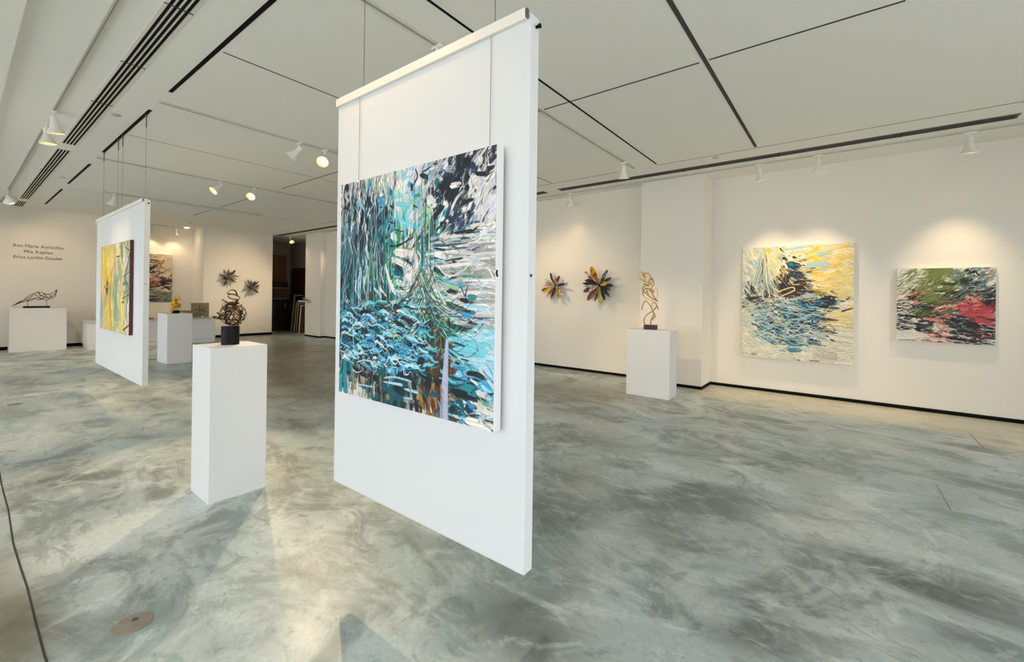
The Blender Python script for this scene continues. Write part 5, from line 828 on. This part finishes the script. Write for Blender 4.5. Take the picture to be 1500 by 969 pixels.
f = MB(); f.box(-17.93, -17.91, 7.25, 8.30, 1.67, 1.71); f.box(-17.93, -17.91, 7.25, 8.30, 1.242, 1.28); f.box(-17.93, -17.91, 8.26, 8.30, 1.28, 1.67)
f.build('frame', 'frame_tan', t)
GL = 'frames leaning in the storage room'
def upright(x, y0, y1, h, th, lean, m_, fm, label):
    """a framed canvas seen nearly edge on: runs along Y, foot at x, top leaning to -X"""
    t = thing('leaning_frame', label, 'frame', (x, (y0+y1)/2, 0), GL)
    def bd(xa, xb, ya, yb, za, zb, mm, nm):
        f = lambda z: -lean*z/h
        vs = [(xa+f(za), ya, za), (xb+f(za), ya, za), (xb+f(za), yb, za), (xa+f(za), yb, za), (xa+f(zb), ya, zb), (xb+f(zb), ya, zb), (xb+f(zb), yb, zb), (xa+f(zb), yb, zb)]
        MB().add(vs, [(0, 3, 2, 1), (4, 5, 6, 7), (0, 1, 5, 4), (1, 2, 6, 5), (2, 3, 7, 6), (3, 0, 4, 7)]).build(nm, mm, t)
    bd(x, x+th, y0+.03, y1, .001, h-.03, m_, 'canvas')
    bd(x-.005, x+th+.01, y0, y0+.029, .001, h, fm, 'frame_stile')
    bd(x-.005, x+th+.01, y0+.03, y1, h-.029, h, fm, 'frame_rail')
upright(-17.05, 8.05, 8.38, 1.42, .05, -.25, 'blackbase', 'frame_tan', 'tallest tan-edged black canvas leaning in the storage room')
upright(-16.62, 7.95, 8.38, 1.16, .04, -.20, 'blackbase', 'frame_tan', 'middle tan-edged frame leaning in the storage room')
upright(-16.40, 7.93, 8.38, 1.13, .03, -.18, 'maroon', 'frame_tan', 'maroon canvas with a pale edge leaning in the storage room')
upright(-16.22, 7.95, 8.38, 1.05, .02, -.15, 'brownpic', 'canvas', 'shortest frame leaning nearest the pilaster in the storage room')
# ------------------------------------------------------------------ painted canvases: brush strokes worked out as paint colour on a fine grid
class Canvas:
    def __init__(s, W, H, bg, seed):
        s.W, s.H = W, H; s.a = np.ones((H, W, 3), np.float32)*np.array(bg, np.float32)
        s.R = np.random.RandomState(seed); s.asp = 1.0
    def stroke(s, pts, w0, w1, col, alpha=.95, bris=.18, taper=True):
        """pts in 0..1 canvas units (u right, v down); widths in units of the canvas height"""
        W, H = s.W, s.H
        P = np.array(pts, np.float32)*np.array([W, H], np.float32)
        if len(P) > 2:
            Q = []
            for i in range(len(P)-1):
                a, b, c, d = P[max(i-1, 0)], P[i], P[i+1], P[min(i+2, len(P)-1)]
                for t in (0, .25, .5, .75): Q.append(.5*((2*b)+(c-a)*t+(2*a-5*b+4*c-d)*t*t+(3*b-a-3*c+d)*t**3))
            Q.append(P[-1]); P = np.array(Q)
        wm = max(w0, w1)*H
        x0 = int(max(0, P[:, 0].min()-wm-1)); x1 = int(min(W, P[:, 0].max()+wm+2)); y0 = int(max(0, P[:, 1].min()-wm-1)); y1 = int(min(H, P[:, 1].max()+wm+2))
        if x1 <= x0 or y1 <= y0: return
        yy, xx = np.mgrid[y0:y1, x0:x1].astype(np.float32); yy += .5; xx += .5
        best = np.full(xx.shape, 1e9, np.float32); tt = np.zeros_like(best); lat = np.zeros_like(best)
        n = len(P)-1
        for i in range(n):
            a = P[i]; d = P[i+1]-a; L2 = float(d@d)+1e-6
            t = np.clip(((xx-a[0])*d[0]+(yy-a[1])*d[1])/L2, 0, 1)
            ex = xx-a[0]-t*d[0]; ey = yy-a[1]-t*d[1]; q = ex*ex+ey*ey
            m = q < best
            best = np.where(m, q, best); tt = np.where(m, (i+t)/n, tt)
            lat = np.where(m, (ex*-d[1]+ey*d[0])/math.sqrt(L2), lat)
        dist = np.sqrt(best)
        w = (w0+(w1-w0)*tt)*H*.5
        if taper: w = w*np.clip(np.minimum(tt, 1-tt)*6+.35, .35, 1)
        w = np.maximum(w, .45)
        cov = np.clip(w-dist+.5, 0, 1)*alpha
        nz = s.R.normal(size=96); q = lat*1.1+48; qi = np.clip(q.astype(int), 0, 94); fq = q-qi
        bs = 1+bris*.45*(nz[qi]*(1-fq)+nz[qi+1]*fq)
        rim = np.clip((w-dist)/np.maximum(w*.35, 1.2), 0, 1); cov = cov*(.85+.15*rim)
        cov = cov*np.where((tt > .62) & (nz[qi] > .3) & (w > 2.5), .35, 1.0)
        c = np.array(col, np.float32)[None, None, :]*bs[..., None]
        A = s.a[y0:y1, x0:x1]
        s.a[y0:y1, x0:x1] = A*(1-cov[..., None])+np.clip(c, 0, 1)*cov[..., None]
    def field(s, grid, pal, n, lenf, widf, dirf, jit=.06, alpha=.9, curv=.25, cj=.06):
        """n random strokes whose colour comes from a coarse grid of palettes"""
        R = s.R; gh, gw = len(grid), len(grid[0])
        for _ in range(n):
            u, v = R.uniform(-.02, 1.02), R.uniform(-.02, 1.02)
            gu = min(gw-1, max(0, int((u+R.normal()*jit)*gw))); gv = min(gh-1, max(0, int((v+R.normal()*jit)*gh)))
            cell = grid[gv][gu]; k = cell[min(len(cell)-1, int(abs(R.normal())*1.1))] if R.rand() < .75 else cell[R.randint(len(cell))]
            c = np.array(pal[k])*R.uniform(1-cj*2, 1+cj); c = c+R.normal(size=3)*cj*.12
            a = dirf(u, v)+R.normal()*.25; L = lenf(u, v)*R.uniform(.5, 1.5); w = widf(u, v)*R.uniform(.5, 1.5)
            dx, dy = math.cos(a)*L/2*s.H/s.W, math.sin(a)*L/2
            cu = R.normal()*curv*L
            s.stroke([(u-dx, v-dy), (u-math.sin(a)*cu*.6, v+math.cos(a)*cu*.6), (u+dx, v+dy)], w, w*R.uniform(.4, 1), np.clip(c, 0, 1), alpha)
    def mesh(s, name, parent, orient, x0, x1, z0, z1, off):
        """canvas face: orient 'y' -> plane y=off seen from -Y; 'x' -> plane x=off seen from +X (u runs along +Y)"""
        W, H = s.W, s.H
        us = np.linspace(x0, x1, W); zs = np.linspace(z1, z0, H); U, Z = np.meshgrid(us, zs)
        lo = parent.location
        if orient == 'y': V = np.stack([U.ravel()-lo.x, np.full(U.size, off-lo.y), Z.ravel()-lo.z], 1)
        else: V = np.stack([np.full(U.size, off-lo.x), U.ravel()-lo.y, Z.ravel()-lo.z], 1)
        idx = np.arange(W*H).reshape(H, W)
        F = np.stack([idx[:-1, :-1], idx[1:, :-1], idx[1:, 1:], idx[:-1, 1:]], -1).reshape(-1, 4)
        me = bpy.data.meshes.new(name)
        me.vertices.add(len(V)); me.vertices.foreach_set('co', V.ravel().astype(np.float32))
        me.loops.add(F.size); me.loops.foreach_set('vertex_index', F.ravel().astype(np.int32))
        me.polygons.add(len(F)); me.polygons.foreach_set('loop_start', np.arange(0, F.size, 4, dtype=np.int32))
        me.update(calc_edges=True)
        at = me.color_attributes.new('paint', 'FLOAT_COLOR', 'POINT')
        c = np.clip(s.a.reshape(-1, 3), 0, 1); c = np.where(c <= .04045, c/12.92, ((c+.055)/1.055)**2.4)
        at.data.foreach_set('color', np.concatenate([c, np.ones((len(c), 1))], 1).ravel().astype(np.float32))
        me.materials.append(M['paint'])
        o = bpy.data.objects.new(name, me); COL.objects.link(o); o.parent = parent
        return o

def hx(h): h = h.lstrip('#'); return tuple(int(h[i:i+2], 16)/255 for i in (0, 2, 4))
def parse(rows): return [[c.split() for c in r.split(',')] for r in rows]
def pal(d): return {k: hx(v) for k, v in d.items()}
def canvas_thing(label, orient, a0, a1, z0, z1, front, back, edge='canvas', name='painting', split=False, group=None):
    if orient == 'y': loc = ((a0+a1)/2, back, z0)
    else: loc = (back, (a0+a1)/2, z0)
    t = thing(name, label, 'painting', loc, group)
    m = MB()
    if orient == 'y': m.box(a0, a1, front+.0012, back, z0, z1, .004)
    else: m.box(back, front-.0012, a0, a1, z0, z1, .004)
    m.build('stretched_canvas', edge, t)
    return t

# --- 1. the large blue water painting on the near hanging panel
PAL1 = pal(dict(K='#101a22', N='#1b3450', T='#0f5561', t='#1f8791', c='#74cbd9', b='#3596c6', w='#ebe4da', g='#a3a6ab', l='#d3cfdb', G='#2c8a5e', y='#9ecb84',
                o='#55311a', O='#a67a42', s='#a7a798', p='#b4dbe8'))
G1 = parse([
 'g w K,w g K,w g y,w l c,l w c b,l g K N,K N g,K w l',
 'K g w T,K b w g,K N g b,w b c y,c c w l,K T g w,K N w g,w l w K',
 'g T w,N K p w,T b c K,c t K w,w c w p,w y G t,N K w g,w l w',
 'T N g K,K N p b,K T l,G t T,K w g O,t c w G,K T N g,w s g',
 'T N K,p b N K,N K p,G T K,w w l K O,w t G T,w g l K,s w g w',
 'T K N b,p T N,K G T l,G t T w,w l T w t,t T G w,G w g K,s w g p',
 'T t w N,T K o p,T t c K,c K t w,c T t w,T G o K,T K G t,w c p s',
 'T t b c,c b p K,b c p K,c w b K,c b K w,G K o T,o c T p,c p w c',
 't T c p,K b c T,c K b T,b K c T,K T c b,K o T,c o b T,c p w c',
 'T t s w,s O T K,O T K w,T K T,K T N,o O K s,T b K c,b K p w',
 't t w s,s O w,T K O,T K T,K s T,O o K,b T o p,w T w p'])
def build_p1():
    C = Canvas(560, 560, hx('#c9cdd0'), 21); R = C.R
    def d1(u, v):
        if u < .52 and v < .58: return PI/2+.05
        if u > .6 and v > .28 and v < .62: return -.06
        if v >= .58 and v < .85: return .05+.35*math.sin(u*9+v*7)
        if v >= .85: return PI/2 if u < .75 else .1
        if u > .52: return -.9
        return .5
    def l1(u, v): return .12 if u < .5 and v < .55 else (.13 if u > .6 and v > .25 else .07)
    C.field(G1, PAL1, 600, lambda u, v: l1(u, v)*1.3, lambda u, v: .05, d1, jit=.03)
    # dark water under the ripples, dark thicket at the upper left
    for k in range(260):
        u, v = R.uniform(0, .72), R.uniform(.52, .95)
        C.stroke([(u-.05, v+R.normal()*.01), (u+.05, v+R.normal()*.01)], .03, .02, PAL1['KNTKTN'[R.randint(6)]], .9)
    for k in range(110):
        u, v = R.uniform(.03, .42), R.uniform(.12, .58)
        C.stroke([(u, v-.07), (u+.005, v+.07)], .022, .014, PAL1['KNTKTNG'[R.randint(7)]], .8)
    C.field(G1, PAL1, 1300, l1, lambda u, v: .013 if v < .85 else .02, d1, jit=.035)
    for k in range(120):
        v = R.uniform(.30, .62); u = R.uniform(.62, .98); L = R.uniform(.1, .3)
        c = [PAL1[x] for x in 'wlsgwwpsl'][R.randint(9)]
        C.stroke([(u-L/2, v+.03*L), (u, v), (min(1, u+L/2), v-.04*L+.01)], R.uniform(.008, .02), R.uniform(.004, .01), np.array(c)*R.uniform(.86, 1.02), .85)
    # broken small touches over everything, so no mark stays flat
    for k in range(1500):
        u, v = R.rand(), R.rand(); gy = min(10, int((v+R.normal()*.03)*11)); gx = min(7, int((u+R.normal()*.03)*8))
        cell = G1[max(0, gy)][max(0, gx)]; c = np.array(PAL1[cell[R.randint(len(cell))]])*R.uniform(.85, 1.08); a = d1(u, v)+R.normal()*.4; L = R.uniform(.012, .05)
        C.stroke([(u-math.cos(a)*L/2, v-math.sin(a)*L/2), (u+math.cos(a)*L/2, v+math.sin(a)*L/2)], R.uniform(.003, .009), .003, np.clip(c, 0, 1), R.uniform(.5, .9))
    for (pts, w0, w1, k, al) in MARKS1:
        C.stroke(pts, w0*1.05, w1*1.05, PAL1[k] if k in PAL1 else hx(k), min(1, al+.05))
    # broken small touches over everything, so no mark stays flat
    for k in range(260):
        u, v = R.rand(), .34+.66*R.rand(); gy = min(10, int((v+R.normal()*.03)*11)); gx = min(7, int((u+R.normal()*.03)*8))
        cell = G1[max(0, gy)][max(0, gx)]; c = np.array(PAL1[cell[R.randint(len(cell))]])*R.uniform(.85, 1.08); a = d1(u, v)+R.normal()*.4; L = R.uniform(.012, .05)
        C.stroke([(u-math.cos(a)*L/2, v-math.sin(a)*L/2), (u+math.cos(a)*L/2, v+math.sin(a)*L/2)], R.uniform(.003, .009), .003, np.clip(c, 0, 1), R.uniform(.5, .9))
    cols = ['p', 'l', 'w', 'c', 'y', 'K', 'G', 't', 'K', 'N', 'K', 'N']
    for k in range(105):
        u = R.choice([R.uniform(.04, .30), R.uniform(.24, .42), R.uniform(.54, .66)], p=[.5, .28, .22])
        v0 = R.uniform(.02, .35); L = R.uniform(.25, .6); fl = (u-(.18 if u < .3 else .33 if u < .45 else .60))*R.uniform(0, 1.6)
        P = [(u, v0), (u+fl*.1+R.normal()*.008, v0+L*.35), (u+fl*.35+R.normal()*.01, v0+L*.7), (u+fl+R.normal()*.03, v0+L)]
        C.stroke(P, .0032, .002, PAL1[cols[R.randint(len(cols))]], .75, .05)
    for k in range(110):
        u0 = R.normal()*.035+.62; v0 = R.uniform(.40, .60); sd = R.choice([-1, 1]); L = R.uniform(.08, .28)
        P = [(u0, v0), (u0+sd*L*.3, v0+L*.5), (u0+sd*L*.75, v0+L*.72), (u0+sd*L, v0+L*.6)]
        C.stroke(P, .0042, .002, PAL1[['G', 'y', 'w', 't', 'K', 'o', 'T', 'K'][R.randint(8)]], .85, .05)
    for k in range(210):     # lens-shaped ripples of light on the dark water
        u = R.uniform(.01, .64); v = R.uniform(.57, .84); L = R.uniform(.04, .13); s_ = R.uniform(-.35, .4)
        P = [(u, v), (u+L*.3, v-R.uniform(.004, .012)+s_*L*.3), (u+L*.65, v+R.uniform(.0, .008)+s_*L*.6), (u+L, v+s_*L)]
        C.stroke(P, R.uniform(.006, .022), .004, PAL1[['c', 'p', 'w', 'b', 'K', 'p', 'T', 'c', 'b', 'K', 'N', 't', 'K', 'K'][R.randint(14)]], .92, .12)
    for k in range(34):
        u = R.uniform(.02, .60); v = R.uniform(.56, .85); L = R.uniform(.05, .13)
        P = [(u, v), (u+L*.25, v-R.uniform(.003, .02)), (u+L*.5, v+R.uniform(.0, .018)), (u+L*.78, v-R.uniform(0, .014)), (u+L, v+R.uniform(-.01, .02))]
        C.stroke(P, .0045, .0025, PAL1['pccpl'[R.randint(5)]], .95, .08)
    C.stroke([(.760, .70), (.755, .80), (.750, .90), (.748, 1.02)], .016, .05, hx('#b7b9d0'), 1, .04, taper=False)
    for v in (.79, .86, .93): C.stroke([(.742, v), (.772, v+.012)], .003, .002, hx('#6f7488'), .6)
    for (pts, w0, w1, k, al) in MARKS1B:
        C.stroke(pts, w0, w1, PAL1[k] if k in PAL1 else hx(k), al, .08)
    t = canvas_thing('large square blue and teal abstract painting on the near hanging panel', 'y', -2.195, -1.085, .962, 2.095, 1.30, 1.342)
    C.mesh('painted_face', t, 'y', -2.192, -1.088, .965, 2.092, 1.30)
    m = MB(); m.tube([(-1.0845, 1.306, 1.60), (-1.0843, 1.304, 1.585), (-1.0845, 1.309, 1.575)], .004); m.build('paint_fleck', 'blackbase', t)
    # paint run along the canvas edge, and the two wires it hangs from
    for x in (-2.11, -1.17):
        m = MB(); m.tube([(x, 1.352, 2.575), (x, 1.352, 1.95)], .0011, 6); m.build('hanging_wire', 'cable', t)
build_p1()

# --- 2. cream, yellow and blue painting on the back wall
PAL2 = pal(dict(Y='#f4dc92', Z='#f2c744', C='#efe7d2', k='#2b2430', d='#4c2d28', B='#2a7595', D='#163c52', P='#a7cbd2', L='#cfd6c2'))
G2 = parse(['C C L,C Y P,Y Z L,C P C,C P Y,Y Z,Y C,C Y', 'C P C,P C L,Y Z L,C P k,D B k,Z Y P,Y Y,Y C', 'C L C,L P C,Y L k,k Y d,P k Y,Y Z Y,Y Z,Y',
            'L P C,P L k,L k d,k d P,k d Y,Z Y k,Y Y,Y C', 'P k L,d k L,d k P,k L B,k Y B,P k Y,P k D,Y C', 'L Y k,L Y B,B P Y,B D P,B D P,B D k,D P Y,C Y',
            'L C P,P B L,B P k,B P D,B D P,B P k,Y C k,Y C L', 'C L,L P C,B P D,B P L,B D P,D B C,C L,C L', 'C L,C L,L P C,P L B,L P C,C L,C L,C', 'C L,C,C L,C L,C L,C,C,C'])
def build_p2():
    C = Canvas(330, 400, hx('#eee5cf'), 8); R = C.R
    dr = lambda u, v: (.25 if u > .45 else 1.1) if v < .45 else .05+.4*math.sin(u*8+v*9)
    C.field(G2, PAL2, 260, lambda u, v: .16, lambda u, v: .05, dr, jit=.03, alpha=.8)
    C.field(G2, PAL2, 900, lambda u, v: .08, lambda u, v: .013, dr, jit=.04)
    for k in range(900):
        u, v = R.rand(), R.rand(); cell = G2[min(9, int(v*10))][min(7, int(u*8))]; a = dr(u, v)+R.normal()*.4; L = R.uniform(.015, .06)
        C.stroke([(u-math.cos(a)*L/2, v-math.sin(a)*L/2), (u+math.cos(a)*L/2, v+math.sin(a)*L/2)], R.uniform(.004, .01), .003, np.array(PAL2[cell[R.randint(len(cell))]])*R.uniform(.9, 1.05), R.uniform(.5, .9))
    for k in range(26):
        u = R.uniform(.55, 1); v = R.uniform(.02, .45); C.stroke([(u-.12, v+.02), (u, v), (u+.1, v-.03)], .03, .02, PAL2['YYZC'[R.randint(4)]], .6)
    for (pts, w0, w1, k, al) in MARKS2: C.stroke(pts, w0, w1, PAL2[k] if k in PAL2 else hx(k), al)
    for k in range(60):   # the knotted skein hanging at upper left
        u = R.normal()*.035+.23; L = R.uniform(.15, .40); sp = R.normal()*.07
        C.stroke([(u, .03+R.uniform(0, .08)), (u+sp*.4, .12+L*.3), (u+sp, .12+L*.7), (u+sp*1.5, .12+L)], .004, .003, PAL2['LPCYLk'[R.randint(6)]], .9, .05)
    for k in range(70):
        u = R.uniform(.12, .70); v = R.uniform(.48, .84); L = R.uniform(.04, .1)
        C.stroke([(u-L/2, v+R.normal()*.01), (u+L/2, v+R.normal()*.01)], .016, .006, PAL2['DkDdBk'[R.randint(6)]], .85)
    for k in range(190):
        u = R.uniform(.10, .74); v = R.uniform(.46, .86); L = R.uniform(.05, .2)
        C.stroke([(u-L/2, v+R.normal()*.015), (u-L*.15, v+R.normal()*.02), (u+L*.2, v+R.normal()*.02), (u+L/2, v+R.normal()*.02)], .0055, .0035, PAL2['LPCPLYCP'[R.randint(8)]], .9, .05)
    for k in range(30):
        v = R.uniform(.62, .98); C.stroke([(.7, v-.03), (.85, v-.01), (1, v)], .0025, .0015, hx('#8d7a68'), .5, .0)
    t = canvas_thing('large square cream, yellow and blue abstract painting on the back wall', 'y', -1.373, .092, .553, 2.345, 8.045, 8.118)
    C.mesh('painted_face', t, 'y', -1.370, .089, .556, 2.342, 8.045)
build_p2()

# --- 3. green, black and red painting
PAL3 = pal(dict(H='#7c8848', h='#5f7038', W='#e6e3d4', K='#17191a', S='#6f8b8d', R='#c94854', r='#e5937f', M='#4b2a34'))
G3 = parse(['W,W H,H H h,H h H,S W H,K S W,W S r', 'W H,H W,H h W,H h H,h K S,K S W,S W K', 'W r,r K h H,H h,h K H,K S h,S K r,K S M',
            'W K,K h W r,h K H,h K r,R r K,R r K,R K R', 'K W,K h W,K h r,r K W,K S M,K M R,R K r', 'W K,W K,K W,W r K,K W,K W M,K W R', 'W,W,W r,r W K,K W,K M W,W K'])
def build_p3():
    C = Canvas(260, 280, hx('#e2dfd0'), 4); R = C.R
    dr = lambda u, v: (-.6 if v < .4 else (-.3 if v < .6 else .03))
    C.field(G3, PAL3, 200, lambda u, v: .18, lambda u, v: .06, dr, jit=.03, alpha=.85)
    C.field(G3, PAL3, 700, lambda u, v: .12, lambda u, v: .02, dr, jit=.04)
    for (pts, w0, w1, k, al) in MARKS3: C.stroke(pts, w0*.9, w1*.9, PAL3[k] if k in PAL3 else hx(k), al)
    for k in range(1100):
        u, v = R.rand(), R.rand(); cell = G3[min(6, int(v*7))][min(6, int(u*7))]; a = dr(u, v)+R.normal()*.35; L = R.uniform(.02, .09)
        C.stroke([(u-math.cos(a)*L/2, v-math.sin(a)*L/2), (u+math.cos(a)*L/2, v+math.sin(a)*L/2)], R.uniform(.006, .016), .004, np.array(PAL3[cell[R.randint(len(cell))]])*R.uniform(.8, 1.1), R.uniform(.5, .9))
    t = canvas_thing('smaller green, black and red abstract painting at the right end of the back wall', 'y', .556, 1.500, .950, 1.950, 8.06, 8.118)
    C.mesh('painted_face', t, 'y', .559, 1.497, .953, 1.947, 8.06)
build_p3()

# --- 4. yellow painting on the far hanging wall
PAL4 = pal(dict(Y='#ecc92e', y='#f0dc90', W='#eae0cc', G='#97aa8a', g='#5f7b5c', K='#17161a', O='#d98a3a', T='#82a5a4', P='#dcb89c'))
G4 = parse(['y Y,Y P y,Y G y,G Y W,G W g,G y g', 'Y y,Y y O,W G P,W P G,y G K,W G g', 'Y P,Y y K,Y O y,P G Y,G y g,W G g', 'y P g,Y K P,Y G T,T G Y,Y W G,G g T',
            'P y O,O Y y,Y T g,G T Y,y Y W,G W g', 'G T y,P y Y,Y O y,T G y,Y y T,W y g', 'T y,y P Y,Y y O,G T y,y W Y,W y P'])
def build_p4():
    C = Canvas(300, 240, hx('#e6d9a0'), 14); R = C.R
    dr = lambda u, v: PI/2+.06*math.sin(u*7)
    C.field(G4, PAL4, 200, lambda u, v: .35, lambda u, v: .07, dr, jit=.03, alpha=.85, curv=.06)
    C.field(G4, PAL4, 520, lambda u, v: .25, lambda u, v: .03, dr, jit=.04, curv=.08)
    for (pts, w0, w1, k, al) in MARKS4: C.stroke(pts, w0*1.3, w1*1.3, PAL4[k] if k in PAL4 else hx(k), al)
    t = canvas_thing('yellow and green abstract painting with black lines on the far hanging wall', 'y', -8.57, -6.90, 0.955, 2.12, 1.322, 1.359, edge='canvas_purple')
    C.mesh('painted_face', t, 'y', -8.567, -6.903, .958, 2.117, 1.322)
build_p4()

# --- 5. painting in the alcove behind the desk
PAL5 = pal(dict(K='#15151a', W='#d9c4a8', B='#8a6a44', O='#cf7f3a', R='#c2391f', g='#7d8a74', G='#3d4440', M='#5a2a2a', P='#d99a86'))
G5 = parse(['B W O,K B W,K B W,B W K,W P,W', 'O B K,K W B,K B,B K W,W B,W', 'O W,W O,W O B,W K,K W,W', 'B O,O W,O K,K W,W K,W B', 'K W,K W M,K W,W P,W P,W',
            'M R,R M,R O,R P,M K,K M', 'K R,M R,R K M,M R,K W,K W', 'g K,K W,G K g,g G,g W,W G', 'K G,G K,K G W,K g,g G,g G', 'G K,K G,K,K G,G g,g G'])
def build_p5():
    C = Canvas(150, 170, hx('#b59f84'), 31)
    dr = lambda u, v: -.3 if v < .45 else (.15 if v < .65 else .0)
    C.field(G5, PAL5, 160, lambda u, v: .2, lambda u, v: .07, dr, jit=.02, alpha=.9)
    C.field(G5, PAL5, 420, lambda u, v: .12, lambda u, v: .022, dr, jit=.03)
    t = canvas_thing('tall dark abstract landscape with a red streak inside the lit alcove', 'x', 3.0, 4.36, 1.16, 2.67, -17.24, -17.298)
    C.mesh('painted_face', t, 'x', 3.003, 4.357, 1.163, 2.667, -17.24)
build_p5()

# --- 6. grey-brown canvas with black brush figure, standing on the desk end
def build_p6():
    C = Canvas(150, 120, hx('#8d8262'), 6); R = C.R
    for k in range(120):
        C.stroke([(R.rand(), R.rand()), (R.rand(), R.rand())], .06, .04, np.array(hx('#8d8262'))*R.uniform(.88, 1.1), .35)
    for P, w in (([(.12, .52), (.35, .47), (.6, .45), (.8, .36)], .035), ([(.46, .18), (.47, .35), (.5, .5), (.48, .8)], .045), ([(.3, .78), (.42, .6), (.55, .45)], .03),
                 ([(.55, .5), (.7, .62), (.85, .6)], .04), ([(.2, .85), (.5, .8), (.75, .88)], .03), ([(.6, .3), (.72, .5), (.66, .75)], .035)):
        C.stroke(P, w*1.3, w*.7, hx('#1d1a18'), .95)
    t = canvas_thing('small olive grey canvas with black brush figure standing at the desk end', 'x', 4.41, 4.885, .717, 1.16, -15.62, -15.65)
    C.mesh('painted_face', t, 'x', 4.413, 4.882, .72, 1.157, -15.62)
build_p6()
# ------------------------------------------------------------------ world, light, camera
w = bpy.data.worlds.new('overcast'); S.world = w; w.use_nodes = True
nt = w.node_tree; N = nt.nodes; L = nt.links
bg = N['Background']; bg.inputs['Strength'].default_value = WORLD
tc = N.new('ShaderNodeTexCoord'); sp = N.new('ShaderNodeSeparateXYZ'); r = N.new('ShaderNodeValToRGB')
r.color_ramp.elements[0].position = 0; r.color_ramp.elements[0].color = (.82, .80, .86, 1)
r.color_ramp.elements[1].position = .6; r.color_ramp.elements[1].color = (.84, .845, .93, 1)
L.new(tc.outputs['Generated'], sp.inputs[0]); L.new(sp.outputs['Z'], r.inputs['Fac']); L.new(r.outputs['Color'], bg.inputs['Color'])
# portals tell the renderer where daylight enters; they give off no light of their own
def portal(loc, rot, sx, sy):
    l = bpy.data.lights.new('window_portal', 'AREA'); l.shape = 'RECTANGLE'; l.size = sx; l.size_y = sy; l.cycles.is_portal = True
    o = bpy.data.objects.new('window_portal', l); COL.objects.link(o); o.location = loc; o.rotation_euler = rot
portal((-5.15, -3.3, 1.6), (PI/2, 0, 0), 19.3, 3.2)
portal((4.7, 1.8, 1.6), (PI/2, 0, PI/2), 9.6, 3.2)

cam = bpy.data.cameras.new('camera'); co = bpy.data.objects.new('camera', cam); COL.objects.link(co)
f, cx, cy, yaw, roll = 634.01, 750., 433.02, .657462, .0134576
d = Vector((-math.sin(yaw), math.cos(yaw), 0)); rr = Vector((math.cos(yaw), math.sin(yaw), 0)); u = rr.cross(d)
r2 = rr*math.cos(roll)+u*math.sin(roll); u2 = -rr*math.sin(roll)+u*math.cos(roll)
m = Matrix((r2, u2, -d)).transposed().to_4x4(); m.translation = Vector((0, 0, 1.5))
co.matrix_world = m
cam.sensor_width = 36; cam.lens = f/1500*36; cam.shift_x = 0; cam.shift_y = -(484.5-cy)/1500; cam.clip_start = .05; cam.clip_end = 200
S.camera = co
S.view_settings.view_transform = 'Standard'; S.view_settings.look = 'None'; S.view_settings.gamma = 1; S.view_settings.use_curve_mapping = False
S.view_settings.exposure = EXPOSURE
S.cycles.use_denoising = True; S.cycles.max_bounces = 8; S.cycles.diffuse_bounces = 5; S.cycles.transparent_max_bounces = 8
S.cycles.sample_clamp_indirect = 6
